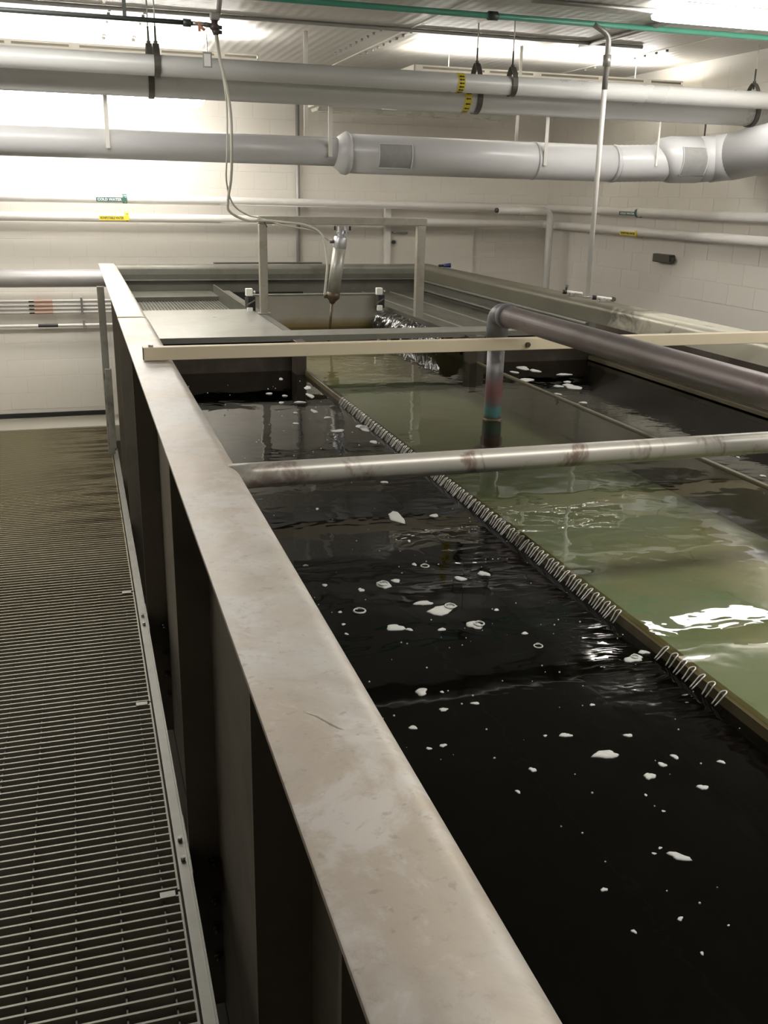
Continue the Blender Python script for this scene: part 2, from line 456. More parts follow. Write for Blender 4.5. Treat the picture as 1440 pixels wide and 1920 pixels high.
wb = struct('wall_back', box(XL, XR + 0.2, YB, YB + 0.15, PIT, ZC + 0.1), 'wall')
fb = None; rest = bmesh.new(); cnt = 0
for r in range(19):
    z0 = 0.06 + r * BH
    off = 0.5 * BW if r % 2 else 0.0
    for c in range(19):
        x0 = -0.78 + c * BW + off
        w = BW if x0 + BW <= XR - 0.012 else (XR - 0.012 - x0)
        if w < 0.03: continue
        seen = (z0 > 1.0 or x0 < 0.30) and cnt < 295 and z0 < 2.2
        if seen and w == BW:
            if fb is None:
                fb = obj('block', block_mesh('x'), 'wall', wb); fb.location = (x0, YB + 0.0166, z0)
            else: inst(fb, 'block', (x0, YB + 0.0166 - random.uniform(0, 0.0006), z0), wb)
            cnt += 1
        else:
            bx(rest, x0 + GAP / 2, x0 + w - GAP / 2, YB - 0.0014, YB + 0.01, z0 + GAP / 2, z0 + BH - GAP / 2)
obj('block_remainder', rest, 'wall', wb, kind='stuff')

wr = struct('wall_right', box(XR, XR + 0.2, YF, YB, PIT, ZC + 0.1), 'wall')
fb = None
for r in range(11):
    z0 = 0.06 + (r + 8) * BH
    off = 0.5 * BW if r % 2 else 0.0
    for c in range(15):
        y0 = YB - 0.02 - (c + 1) * BW - off
        if fb is None:
            fb = obj('block', block_mesh('y'), 'wall', wr); fb.location = (XR + 0.0166, y0, z0)
        else: inst(fb, 'block', (XR + 0.0166 - random.uniform(0, 0.0006), y0, z0), wr)
struct('wall_left', box(XL - 0.15, XL, YF, YB, PIT, ZC + 0.1), 'wall')
struct('wall_front', box(XL - 0.15, XR + 0.2, YF - 0.15, YF, PIT, ZC + 0.1), 'wall')
struct('floor', box(XL - 0.15, XR + 0.2, YF - 0.15, YB + 0.15, PIT - 0.1, PIT), plain('damp_concrete', (0.06, 0.052, 0.04), 0.6, 0, 0.3, 2))

ce = struct('ceiling', box(XL - 0.15, XR + 0.2, YF - 0.15, YB + 0.15, ZC, ZC + 0.1), 'ceiling')
for x in (-1.3, 0.2, 1.68, 3.18):
    obj('panel_seam', box(x - 0.006, x + 0.006, YF, YB, ZC - 0.004, ZC + 0.001), 'cream_housing', ce)
sm = None
for x in (3.18, 1.68, 1.52, 0.36, 0.2):
    for k in range(9):
        y = 5.12 + k * 0.115 + random.uniform(-0.01, 0.01)
        if sm is None:
            sm = obj('screw', tb([(0, 0, 0), (0, 0, -0.012)], 0.008, 8), 'conduit', ce); sm.location = (x + 0.03, y, ZC)
        else: inst(sm, 'screw', (x + 0.03, y, ZC), ce)
for yy, x0, x1, nm in ((5.03, -1.6, 3.0, 'ceiling_conduit'), (4.1, 1.9, 2.5, 'ceiling_conduit')):
    c = obj(nm, tb([(x0, yy, ZC - 0.01), (x1, yy, ZC - 0.01)], 0.0095, 10), 'conduit')
    tag(c, 'thin grey conduit running left to right on the ceiling above the pipes' if yy > 5 else 'short grey conduit on the ceiling leading to the upper right light', 'conduit')
c = obj('ceiling_conduit', tb([(2.69, 5.15, ZC - 0.012), (2.69, 4.12, ZC - 0.012)], 0.012, 10), 'conduit')
tag(c, 'thicker grey conduit running diagonally across the ceiling toward the right light', 'conduit')

# curb at the foot of the back wall, black strip over it standing for the shaded gap
struct('baseboard_back', box(XL, 0.4, 6.98, YB, -0.12, 0.0, 0.004), plain('pale_curb_concrete', (0.36, 0.34, 0.28), 0.6, 0, 0.15, 4))
struct('gap_shade', box(XL, 0.12, YB - 0.02, YB - 0.002, 0.006, 0.034), MAT['black_plastic'])

# door in the back wall beyond the tank
dr = struct('door_1', box(2.325, 3.02, YB - 0.030, YB - 0.012, 0.35, 1.50, 0.002), 'wall')
obj('door_frame', box(2.275, 2.322, YB - 0.06, YB - 0.008, 0.35, 1.55, 0.003), 'white_plastic', dr)
h = obj('door_handle', tb([(2.345, YB - 0.03, 1.335), (2.345, YB - 0.07, 1.335), (2.45, YB - 0.07, 1.335)], 0.008, 10), 'conduit', dr, 'grey lever handle')
obj('door_lock', tb([(2.35, YB - 0.03, 1.262), (2.35, YB - 0.05, 1.262)], 0.014, 14), 'dark_pipe', dr, 'round dark keyhole cover')
struct('trim_2', tb([(1.60, YB - 0.03, 0.5), (1.60, YB - 0.03, 2.28)], 0.015, 10), 'conduit')

# ================================================================ WALKWAY
joints = [1.0, 1.955, 2.893, 3.851, 4.80, 5.75, 6.96]
gx0, gx1 = -1.25, 0.118
bar_me = obj('bar', box(gx0, gx1, -0.0028, 0.0028, -0.028, 0.0), 'grating')
rod_me = None
first_bar = True
names = ['nearest floor grating panel of the walkway, with wide open slots', 'second floor grating panel of the walkway from the camera',
         'third floor grating panel, beside the upper pair of bracket bolts', 'fourth floor grating panel, dusty olive where it nears the stains',
         'fifth floor grating panel, with brown wet stains along the tank', 'farthest floor grating panel, against the curb of the back wall']
for i in range(6):
    y0, y1 = joints[i] + 0.004, joints[i + 1] - 0.004
    t = thing('floor_grating', names[i], 'grating', (0, y0, 0), 'grating panels of the walkway')
    n = int(round((y1 - y0) / 0.0297)); pitch = (joints[i + 1] - joints[i]) / n
    for k in range(n):
        yy = -0.004 + (k + 0.5) * pitch
        if first_bar: bar_me.parent = t; bar_me.location = (0, yy, 0); first_bar = False
        else: inst(bar_me, 'bar', (0, yy, 0), t)
    L = y1 - y0
    rod = None
    for k in range(14):
        x = 0.083 - 0.1 * k
        if rod is None:
            rod = obj('cross_rod', box(-0.0018, 0.0018, 0, L, -0.015, -0.007), 'strap'); rod.parent = t; rod.location = (x, 0, 0)
        else: inst(rod, 'cross_rod', (x, 0, 0), t)
    e = obj('edge_bar', box(gx1, gx1 + 0.005, y0, y1, -0.03, 0.001), 'grating', t)
    if i < 3:
        obj('joint_clip', box(0.075, 0.112, y1 - 0.018, y1 + 0.004, 0.0, 0.005, 0.001), 'galv', t)
ed = thing('edge_angle', 'long galvanised angle bar along the walkway edge beside the tank', 'angle bar', (0.15, 1.0, 0))
obj('flange', prism([(0.129, -0.006), (0.158, -0.006), (0.158, 0.010), (0.1535, 0.010), (0.1535, -0.001), (0.129, -0.001)], 'y', 0.9, 6.25), 'galv', ed)
obj('web', box(0.129, 0.134, 0.9, 6.25, -0.12, -0.006), 'galv', ed)
for yc in (2.10, 3.54):
    sp = obj('splice_plate', box(0.158, 0.1597, yc - 0.11, yc + 0.13, -0.05, 0.018, 0.001), 'galv', ed)
    for dy in (-0.035, 0.045):
        obj('bolt', tb([(0.142, yc + dy, -0.001), (0.142, yc + dy, 0.011)], 0.0065, 6), 'chrome', sp)
# supports under the walkway
for i, y in enumerate((1.2, 3.6, 6.0)):
    b = obj('floor_joist', box(gx0, 0.12, y - 0.03, y + 0.03, -0.16, -0.03), 'side')
    tag(b, ['dark steel joist under the nearest walkway grating', 'dark steel joist under the middle of the walkway', 'dark steel joist under the far end of the walkway'][i], 'joist', 'joists under the grating')

# ================================================================ TANK
X0, XI = 0.133, 0.256          # left outer rim edge, left inner wall
MIRX = 2.613                   # mirror for the right side
RZ = 1.130
YE = 6.87                      # back outer rim edge
YS = -1.3                      # front end (behind the camera)
TW, DW = 0.880, 0.858          # water level in the trough, in the dark side bays
tank = thing('steel_tank', 'long rectangular steel tank with broad flat rolled rim and green centre trough', 'tank', (0.133, 1.0, 0))

def rim_profile(dz=0.0, wide=0.0):
    out = [(0.133, RZ - 0.006 + dz), (0.1332, RZ + dz - 0.001), (0.135, RZ + dz)]
    cx, cz, r = 0.226 + wide, RZ - 0.03 + dz, 0.03
    for k in range(9):
        a = PI / 2 - k * (PI / 2) / 8
        out.append((cx + r * math.cos(a), cz + r * math.sin(a)))
    out.append((cx + r, RZ - 0.10))
    inn = [(cx + r - 0.004, RZ - 0.10)]
    for k in range(8, -1, -1):
        a = PI / 2 - k * (PI / 2) / 8
        inn.append((cx + (r - 0.004) * math.cos(a), cz + (r - 0.004) * math.sin(a)))
    return out + inn + [(0.137, RZ + dz - 0.004), (0.137, RZ - 0.006 + dz)]

def smooth_by_angle(o, deg=35):
    me = o.data
    for p in me.polygons: p.use_smooth = True
    bm = bmesh.new(); bm.from_mesh(me)
    for e in bm.edges:
        if len(e.link_faces) == 2 and e.calc_face_angle(0) > math.radians(deg): e.smooth = False
    bm.to_mesh(me); bm.free()

r1 = obj('rim', prism(rim_profile(), 'y', YS, 3.93), 'rim', tank, 'broad left rim, worn satin steel'); smooth_by_angle(r1)
r2 = obj('rim', prism(rim_profile(0.0035, -0.005), 'y', 3.90, 4.784), 'rim', tank); smooth_by_angle(r2)
r3 = obj('rim', prism(rim_profile(0.0035, -0.005), 'y', 4.788, YE), 'rim', tank); smooth_by_angle(r3)
def mirror(pr): return [(MIRX - u, v) for u, v in pr]
MAT['rim_right'] = None
def m_rim_right():
    m, nt, out = new_mat('right_rim_patchy_paint'); v = coords(nt)
    sx = nd(nt, 'ShaderNodeSeparateXYZ'); nt.links.new(v, sx.inputs[0])
    n1 = noise_n(nt, v, 9, 5, 0.65, 0.5)
    yy = math_n(nt, 'ADD', sx.outputs[1], math_n(nt, 'MULTIPLY', math_n(nt, 'SUBTRACT', n1, 0.5), 0.9))
    f = maprange(nt, yy, 3.72, 3.98)
    cream = mixc(nt, maprange(nt, n1, 0.62, 0.70, 0, 0.8), (0.68, 0.65, 0.54), (0.22, 0.185, 0.11))
    olive = mixc(nt, noise_n(nt, v, 4, 4), (0.13, 0.12, 0.085), (0.20, 0.19, 0.145))
    bsdf(nt, out, mixc(nt, f, cream, olive), 0.36, 0.3); return m
MAT['rim_right'] = m_rim_right()
r4 = obj('rim', prism(mirror(rim_profile()), 'y', YS, YE), 'rim_right', tank, 'right rim, cream near and olive brown far'); smooth_by_angle(r4)
bp = [(YE + 0.133 - u, v) for u, v in rim_profile(-0.0005)]
r5 = obj('rim', prism(bp, 'x', 0.238, MIRX - 0.238), 'rim_far', tank, 'dull olive far rim'); smooth_by_angle(r5)
fp = [(YS - 0.133 + u, v) for u, v in rim_profile(-0.0005)]
r6 = obj('rim', prism(fp, 'x', 0.238, MIRX - 0.238), 'rim', tank); smooth_by_angle(r6)

sc_ = [(0.176, 0.790), (0.184, 0.782), (0.193, 0.766), (0.199, 0.755), (0.203, 0.751)]
bm = bmesh.new(); V = []
for k, (x, y) in enumerate(sc_):
    w = [0.0002, 0.0009, 0.0010, 0.0008, 0.0002][k]
    V.append([bm.verts.new((x - w, y, RZ + 0.0003)), bm.verts.new((x + w, y, RZ + 0.0003))])
for k in range(4): bm.faces.new((V[k][0], V[k][1], V[k + 1][1], V[k + 1][0]))
obj('scratch', bm, plain('scratch_grey', (0.27, 0.24, 0.205), 0.6), r1, 'dark curved scratch')
# walls below the rim
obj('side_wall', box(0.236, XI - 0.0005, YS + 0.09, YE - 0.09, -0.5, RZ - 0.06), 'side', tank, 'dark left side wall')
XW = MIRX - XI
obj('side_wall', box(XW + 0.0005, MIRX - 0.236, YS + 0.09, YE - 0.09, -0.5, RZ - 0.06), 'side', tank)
# facing sheets inside the tank, the ones seen above the water
obj('liner', box(XW - 0.003, XW, YS + 0.13, 4.13, -0.4, RZ - 0.09), 'inner_brown', tank, 'stained brown inner face of the right wall')
obj('liner', box(XW - 0.003, XW, 4.13, YE - 0.13, 0.6, RZ - 0.09), 'inner', tank)
obj('liner', box(XI, XI + 0.003, YS + 0.13, YE - 0.13, -0.4, RZ - 0.09), 'inner', tank)
obj('ledge', box(XW - 0.022, XW - 0.003, 4.2, YE - 0.14, 1.026, 1.036, 0.002), 'deck', tank)
obj('ledge', box(XW - 0.035, XW - 0.003, 4.2, YE - 0.14, 0.968, 0.976, 0.002), 'deck', tank)
obj('ledge', box(XW - 0.030, XW - 0.003, YS + 0.13, 4.13, 0.868, 0.886, 0.002), 'trough_wall_in', tank, 'narrow ledge at the right waterline')
obj('end_wall', box(XI, XW, YE - 0.125, YE - 0.09, -0.5, RZ - 0.06), 'inner', tank)
obj('ledge', box(XI + 0.003, XW - 0.003, YE - 0.15, YE - 0.125, 1.028, 1.036, 0.002), 'inner', tank)
obj('end_wall', box(XI, XW, YS + 0.09, YS + 0.13, -0.5, RZ - 0.06), 'inner', tank)
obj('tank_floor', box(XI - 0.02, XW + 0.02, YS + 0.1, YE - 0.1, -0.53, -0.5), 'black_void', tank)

# ribs with bolts on the walkway side
rib_y = [0.597, 1.032, 2.09, 3.55, 4.75, 5.55]
XRB = 0.160
for i, y in enumerate(rib_y):
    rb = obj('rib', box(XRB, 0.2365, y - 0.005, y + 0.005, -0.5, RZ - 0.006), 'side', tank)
    if i in (2, 3):
        for z in (-0.03, -0.15, -0.24, -0.33):
            bm = bmesh.new(); xb = 0.219
            tube(bm, [(xb, y - 0.005, z), (xb, y - 0.009, z)], 0.015, 16); tube(bm, [(xb, y - 0.009, z), (xb, y - 0.021, z)], 0.0105, 6); tube(bm, [(xb, y - 0.021, z), (xb, y - 0.036, z)], 0.0055, 8)
            obj('bolt', bm, 'dull_bolt', rb)
lg = obj('corner_leg', box(0.100, 0.142, 6.16, 6.20, PIT, 1.045, 0.003), 'side_grey', tank, 'grey upright at the far corner')
obj('foot_plate', box(0.112, 0.150, 6.06, 6.09, 0.06, 0.56, 0.002), 'side_grey', lg)

# trough in the middle
TX0, TX1 = 0.905, 1.712
YT = 6.2
def wb_profile(): return [(TX0, 0.69), (TX0, 0.876), (TX0 + 0.006, 0.879), (TX0 + 0.026, 0.872), (TX0 + 0.030, 0.864), (TX0 + 0.030, 0.69)]
obj('trough_wall', prism(wb_profile(), 'y', YS + 0.13, 4.13), 'trough_wall', tank, 'olive brown weir wall left of the green trough')
obj('trough_wall', box(TX1, TX1 + 0.014, YS + 0.13, 4.13, 0.69, 0.886, 0.002), 'trough_wall_in', tank)
obj('trough_floor', box(TX0, TX1 + 0.014, YS + 0.13, 5.46, 0.72, 0.745), 'trough_floor', tank, 'pale green trough floor under the water')
obj('trough_wall', box(TX0 - 0.035, TX0, 4.13, YT, 0.6, 1.012), 'inner', tank)
obj('trough_wall', box(TX1, TX1 + 0.03, 4.13, YT, 0.6, 0.985), 'inner', tank)
# bulkhead closing the dark bays at the far end, with the open slot above it
for a, b in ((XI + 0.003, TX0 - 0.035), (TX1 + 0.03, XW - 0.003)):
    obj('bulkhead', box(a, b, 4.145, 4.16, -0.4, 0.945), 'inner_brown', tank, 'brown bulkhead above the dark water')
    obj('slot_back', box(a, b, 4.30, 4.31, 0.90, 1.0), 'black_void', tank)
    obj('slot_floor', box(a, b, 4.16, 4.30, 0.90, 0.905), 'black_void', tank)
obj('trough_post', box(0.868, 0.912, 4.03, 4.13, 0.70, 1.0, 0.002), 'inner_brown', tank)
obj('trough_post', box(1.680, 1.716, 4.05, 4.13, 0.70, 1.0, 0.002), 'inner_brown', tank)
obj('trough_post', box(1.722, 1.758, 4.07, 4.135, 0.70, 1.0, 0.002), 'inner', tank)
# deck sheets behind
obj('deck_plate', box(XI + 0.003, 0.868, 4.30, 5.17, 1.006, 1.012, 0.001), 'deck', tank, 'smooth pale grey cover sheet left of the frame')
obj('front_flange', prism([(4.125, 0.990), (4.125, 1.014), (4.30, 1.014), (4.30, 1.008), (4.131, 1.008), (4.131, 0.990)], 'x', XI + 0.003, XW - 0.003), 'deck', tank, 'narrow grey cross flange in front of the gate')
# recessed ribbed floor behind the plate
bm = box(XI + 0.003, 0.86, 5.17, 6.35, 0.925, 0.93)
rf = obj('recessed_floor', bm, 'inner', tank)
r0 = None
for k in range(30):
    x = 0.275 + k * 0.0195
    if r0 is None: r0 = obj('ridge', box(x, x + 0.007, 5.19, 6.33, 0.93, 0.936), 'inner', rf)
    else: inst(r0, 'ridge', (k * 0.0195, 0, 0), rf)
obj('recess_step', box(XI + 0.003, 0.86, 6.35, YE - 0.125, 0.93, 0.962, 0.003), 'inner', tank)
obj('divider', box(0.858, 0.868, 5.17, 6.62, 0.92, 1.012), 'inner', tank, 'upright divider sheet beside the dark opening')
obj('right_deck', box(TX1 + 0.03, XW - 0.003, 4.31, YE - 0.125, 0.93, 0.942), 'inner', tank)
obj('right_deck', box(1.50, TX1 + 0.03, 5.75, YE - 0.125, 0.93, 0.942), 'inner', tank)
for x in (1.93, 2.14):
    obj('floor_bead', box(x - 0.004, x + 0.004, 4.32, YE - 0.14, 0.942, 0.949, 0.001), 'deck', tank)
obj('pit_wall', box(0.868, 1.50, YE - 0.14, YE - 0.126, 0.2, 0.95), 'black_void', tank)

# ---------------------------------------------------------------- water
def sheet(name, x0, x1, y0, y1, z, mat):
    bm = bmesh.new()
    n = 2
    vs = [bm.verts.new(p) for p in ((x0, y0, z), (x1, y0, z), (x1, y1, z), (x0, y1, z))]
    bm.faces.new(vs); bm.normal_update()
    if bm.faces[:][0].normal.z < 0: bmesh.ops.reverse_faces(bm, faces=bm.faces)
    me = bpy.data.meshes.new(name); bm.to_mesh(me); bm.free(); me.materials.append(MAT[mat])
    o = bpy.data.objects.new(name, me); COL.objects.link(o); return o
tag(sheet('green_water', TX0 + 0.002, TX1, YS + 0.13, 5.40, TW, 'water_trough'), 'clear shallow water over the pale green floor of the centre trough', 'water')
tag(sheet('dark_water', XI + 0.003, TX0, YS + 0.13, 4.145, DW, 'water_dark'), 'deep black water between the left rim and the green trough', 'water')
tag(sheet('dark_water', TX1 + 0.014, XW - 0.003, YS + 0.13, 4.145, DW + 0.006, 'water_dark'), 'deep black water between the green trough and the right wall', 'water')

# rivulets spilling over the weir
ov = thing('weir_overflow', 'glinting row of small rivulets spilling from the green trough into black water', 'water', (0.905, 2.2, 0.86))
def rivulet_bm(w, reach, seed):
    """an arch of water: two falling strands joined over the weir lip, thin film between"""
    bm = bmesh.new(); h = w / 2; sk = reach * 0.22
    P = [(TX0 - reach, -h * 0.75 + sk, DW + 0.001), (TX0 - reach * 0.55, -h * 0.9 + sk * 0.5, DW + 0.010), (TX0 - 0.001, -h, 0.8785), (TX0 + 0.004, -h * 0.6, 0.8815), (TX0 + 0.0055, 0, 0.8822),
         (TX0 + 0.004, h * 0.6, 0.8815), (TX0 - 0.001, h, 0.8785), (TX0 - reach * 0.55, h * 0.9 + sk * 0.5, DW + 0.010), (TX0 - reach, h * 0.75 + sk, DW + 0.001)]
    tube(bm, catmull(P, 3), 0.0013, 6)
    return bm
rivs = [None] * 4
y = 1.10; k = 0
while y < 3.42:
    gap = 1.27 < y < 1.40
    if not gap:
        q = k % 4
        if rivs[q] is None:
            rivs[q] = obj('rivulet', rivulet_bm([0.010, 0.012, 0.008, 0.011][q], [0.013, 0.010, 0.015, 0.012][q], q), 'rivulet', ov)
            base = rivs[q].location.copy(); rivs[q].location = (0, y, 0)
        else: inst(rivs[q], 'rivulet', (0, y, 0), ov)
    y += random.uniform(0.024, 0.030) if y < 1.3 else random.uniform(0.019, 0.025) + (y - 1.3) * 0.004
    k += 1

# ---------------------------------------------------------------- foam
FL = [(0.694, 2.092, 0.0195, 0.0387), (0.788, 2.081, 0.0098, 0.0116), (0.671, 1.926, 0.0036, 0.0067), (0.411, 1.836, 0.005, 0.006), (0.424, 1.722, 0.0048, 0.0067), (0.653, 1.768, 0.0102, 0.0116), (0.635, 1.785, 0.0051, 0.0073), (0.538, 1.692, 0.0129, 0.0198), (0.569, 1.707, 0.0081, 0.0108), (0.488, 1.68, 0.0058, 0.0091), (0.7, 1.685, 0.011, 0.0108), (0.757, 1.698, 0.0112, 0.0124), (0.585, 1.587, 0.0185, 0.0096), (0.457, 1.582, 0.01, 0.014), (0.421, 1.589, 0.0035, 0.0047), (0.608, 1.548, 0.0293, 0.0185), (0.499, 1.496, 0.0145, 0.015), (0.522, 1.483, 0.0058, 0.0053), (0.579, 1.468, 0.0068, 0.0063), (0.643, 1.47, 0.0167, 0.0149), (0.71, 1.523, 0.0051, 0.0046), (0.718, 1.415, 0.0053, 0.0061), (0.718, 1.36, 0.007, 0.0095), (0.467, 1.261, 0.0105, 0.0105), (0.499, 1.253, 0.0034, 0.0032), (0.536, 1.206, 0.0058, 0.0046), (0.482, 1.201, 0.0073, 0.0045), (0.42, 1.164, 0.0067, 0.0049), (0.446, 1.107, 0.0057, 0.0039), (0.424, 1.105, 0.0042, 0.0032), (0.543, 1.017, 0.0048, 0.0053), (0.599, 1.092, 0.0031, 0.0026), (0.413, 1.535, 0.0034, 0.0044), (0.408, 1.495, 0.0033, 0.0042), (0.628, 1.085, 0.0098, 0.0053), (0.658, 1.023, 0.0189, 0.0097), (0.717, 1.06, 0.0055, 0.0052), (0.751, 0.993, 0.0053, 0.0053), (0.723, 0.98, 0.006, 0.0052), (0.69, 0.96, 0.0073, 0.0083), (0.807, 0.964, 0.0045, 0.0046), (0.745, 0.918, 0.0065, 0.0063), (0.502, 0.976, 0.0032, 0.0038), (0.856, 1.275, 0.0175, 0.0123), (0.886, 1.292, 0.0094, 0.0072), (0.71, 1.154, 0.0042, 0.0037), (0.662, 0.924, 0.0021, 0.0026), (0.665, 0.887, 0.0021, 0.0025), (0.633, 0.803, 0.0148, 0.0060), (0.62, 0.824, 0.0026, 0.0022), (0.607, 0.817, 0.0026, 0.0022), (0.517, 0.777, 0.004, 0.0031), (0.574, 0.713, 0.0038, 0.0028), (0.515, 0.71, 0.0029, 0.0028), (0.567, 0.663, 0.0022, 0.0022), (0.619, 0.69, 0.0015, 0.0014), (0.783, 3.95, 0.009, 0.0245), (0.85, 3.738, 0.0139, 0.0329), (0.824, 3.578, 0.0124, 0.0404), (0.677, 3.651, 0.0103, 0.0155), (0.727, 3.598, 0.0092, 0.0152), (0.758, 3.469, 0.0199, 0.0143), (0.688, 3.473, 0.0109, 0.0142), (0.774, 3.303, 0.0096, 0.0305), (0.703, 3.291, 0.0076, 0.0129), (0.668, 3.127, 0.009, 0.0117), (0.794, 3.192, 0.0121, 0.0123), (0.782, 2.991, 0.0194, 0.0182), (0.854, 2.82, 0.0127, 0.0165), (0.875, 3.013, 0.0198, 0.0448), (0.523, 2.202, 0.0046, 0.0062), (0.755, 2.386, 0.0087, 0.0098)]
FR = [(1.91, 3.975, 0.0337, 0.0398), (1.935, 3.9, 0.0222, 0.0321), (1.826, 3.879, 0.0146, 0.0253), (1.8, 3.699, 0.0257, 0.0406), (2.021, 3.787, 0.0328, 0.0184), (1.952, 3.619, 0.0151, 0.0169), (1.92, 3.516, 0.034, 0.0536), (1.868, 3.538, 0.0181, 0.0216), (1.787, 3.384, 0.0119, 0.0198), (1.807, 3.211, 0.0167, 0.0136), (1.763, 3.2, 0.0124, 0.0315), (1.765, 3.477, 0.0066, 0.0156), (1.757, 3.746, 0.0059, 0.0177), (1.881, 2.374, 0.005, 0.0082), (1.818, 2.178, 0.007, 0.0095)]
FLAB = {0: 'ragged foam patch alone just this side of the crossing pipe', 7: 'foam patch with a round bubble, nearest the rim in the bubble row',
        11: 'bean-shaped foam patch nearest the trough wall, below the crossing pipe', 12: 'thin oblong foam streak just behind the long double-lobed foam patch',
        13: 'round clear bubble ringed with foam, closest to the left rim', 15: 'long double-lobed foam patch with a bubble on its right end',
        16: 'triangular foam patch between the left rim and the double-lobed patch', 19: 'oval foam patch holding a bubble, right of the triangular patch',
        23: 'two-lobed foam patch beside the rim, below the dark shadow band', 35: 'largest oval foam patch in the near black water, bright upper edge',
        39: 'squarish foam clump right of and nearer than the largest oval patch', 41: 'knobbly round foam clump at the brown-tinted edge of the black water',
        43: 'grey foam raft with a bubble beside the bright ripples', 48: 'diagonal sausage-shaped foam patch in the nearest black water',
        61: 'thin long foam streak under the beige beam, left bay', 69: 'foaming bubble cluster where rivulets hit the water, far left bay',
        58: 'far foam cluster halfway between the bulkhead and the bubble cluster', 22: 'ring-shaped bubble alone on the dark shadow band'}
FLABR = {0: 'white foam patch nearest the bulkhead in the right bay, left one', 1: 'white foam patch touching the left patch below the beige beam',
         3: 'white oval foam patch against the trough wall in the right bay', 4: 'thin white foam line farthest right in the right bay',
         6: 'largest white foam patch with a peak in the right bay', 10: 'foam bit at the trough wall beside the reflected pipe line'}
ORD = 'first second third fourth fifth sixth seventh eighth ninth tenth eleventh twelfth thirteenth fourteenth fifteenth sixteenth seventeenth eighteenth nineteenth twentieth'.split() + ['twenty-first', 'twenty-second', 'twenty-third', 'twenty-fourth', 'twenty-fifth', 'twenty-sixth', 'twenty-seventh', 'twenty-eighth', 'twenty-ninth', 'thirtieth']
def foam_bm(cx, cy, rx_, ry_, z, seed):
    rnd = random.Random(seed); bm = bmesh.new(); n = 14
    ph = [rnd.uniform(0, 6.28) for _ in range(4)]
    lob = rnd.uniform(0.1, 0.3)
    def rad(a): return 1 + lob * math.sin(2 * a + ph[0]) + 0.14 * math.sin(3 * a + ph[1]) + 0.10 * math.sin(5 * a + ph[2]) + rnd.uniform(-0.07, 0.07)
    rr = [rad(2 * PI * k / n) for k in range(n)]
    hgt = min(0.0035, 0.35 * min(rx_, ry_))
    rings = []
    for s, hz in ((1.0, 0.0), (0.92, 0.6), (0.6, 1.0)):
        rings.append([bm.verts.new((cx + rx_ * s * rr[k] * math.cos(2 * PI * k / n), cy + ry_ * s * rr[k] * math.sin(2 * PI * k / n), z + hgt * hz * rnd.uniform(0.8, 1.1))) for k in range(n)])
    for a, b in ((0, 1), (1, 2)):
        for k in range(n): bm.faces.new((rings[a][k], rings[a][(k + 1) % n], rings[b][(k + 1) % n], rings[b][k])).smooth = True
    top = bm.verts.new((cx, cy, z + hgt))
    for k in range(n): bm.faces.new((rings[2][k], rings[2][(k + 1) % n], top))
    bm.faces.new(list(reversed(rings[0])))
    return bm
def bubble_bm(cx, cy, r, z):
    bm = bmesh.new()
    pts = [(cx + r * math.cos(a), cy + r * math.sin(a), z + 0.002) for a in [2 * PI * k / 16 for k in range(17)]]
    tube(bm, pts, r * 0.16, 6, cap=False)
    pts = [(cx + r * 0.45 * math.cos(a), cy + r * 0.45 * math.sin(a) + r * 0.2, z + 0.005) for a in [2 * PI * k / 12 for k in range(8)]]
    tube(bm, pts, r * 0.09, 6)
    return bm
BUB = {5: 0.0085, 7: 0.010, 13: 0.011, 15: 0.010, 19: 0.009, 22: 0.0075, 43: 0.006, 69: 0.012}
BOFF = {15: (0.020, 0.006), 19: (0.008, -0.004), 7: (0, 0), 43: (0.002, 0)}
for tab, labs, z, side in ((FL, FLAB, DW, 'left'), (FR, FLABR, DW + 0.006, 'right')):
    for i, (fx, fy, a, b) in enumerate(tab):
        small = a < 0.0075
        ring = side == 'left' and i in (5, 13, 22)
        lab = labs.get(i)
        if lab is None:
            size = 'tiny foam fleck' if small else 'small foam blob'
            if side == 'right':
                k = sum(1 for q in tab if q[1] < fy); lab = size + ' in the right bay, ' + ORD[k] + ' from its near end'; grp = 'foam flecks in the right bay'
            else:
                lane = 0 if fx < 0.5 else 1 if fx < 0.69 else 2
                lim = lambda q: (0 if q[0] < 0.5 else 1 if q[0] < 0.69 else 2) == lane and (q[1] > 2.3) == (fy > 2.3)
                k = sum(1 for q in tab if lim(q) and q[1] < fy)
                where = ['beside the left rim', 'in mid channel of the left bay', 'on the weir side of the left bay'][lane]
                if fy > 2.3: lab = size + ' ' + where + ', ' + ORD[k] + ' beyond the crossing pipe'; grp = 'foam flecks beyond the crossing pipe'
                else: lab = size + ' ' + where + ', ' + ORD[k] + ' from the picture bottom'; grp = 'foam flecks in the near left bay'
        else: grp = 'larger foam patches'
        t = thing('foam_patch', lab, 'foam', (fx, fy, z), grp)
        if ring:
            obj('bubble', bubble_bm(fx, fy, BUB[i], z), 'foam', t)
        else:
            obj('froth', foam_bm(fx, fy, a, b, z + 0.0003, i + (500 if side == 'right' else 0)), 'foam', t)
            if side == 'left' and i in BUB:
                ox, oy = BOFF.get(i, (0, 0)); obj('bubble', bubble_bm(fx + ox, fy + oy, BUB[i], z + 0.003), 'foam', t)
        if side == 'left' and i == 48: t.rotation_euler = (0, 0, -0.55)
fs = bmesh.new(); rnd = random.Random(3)
for k in range(150):
    fx = rnd.uniform(0.33, 0.89); fy = rnd.choice([rnd.gauss(1.5, 0.25), rnd.uniform(0.7, 2.2), rnd.uniform(2.4, 3.9)])
    if not 0.6 < fy < 4.05: continue
    r = rnd.uniform(0.0007, 0.0018) * (1 if fy < 2.2 else 1.8)
    bmesh.ops.create_icosphere(fs, subdivisions=1, radius=r, matrix=Matrix.Translation((fx, fy, DW + r * 0.3)))
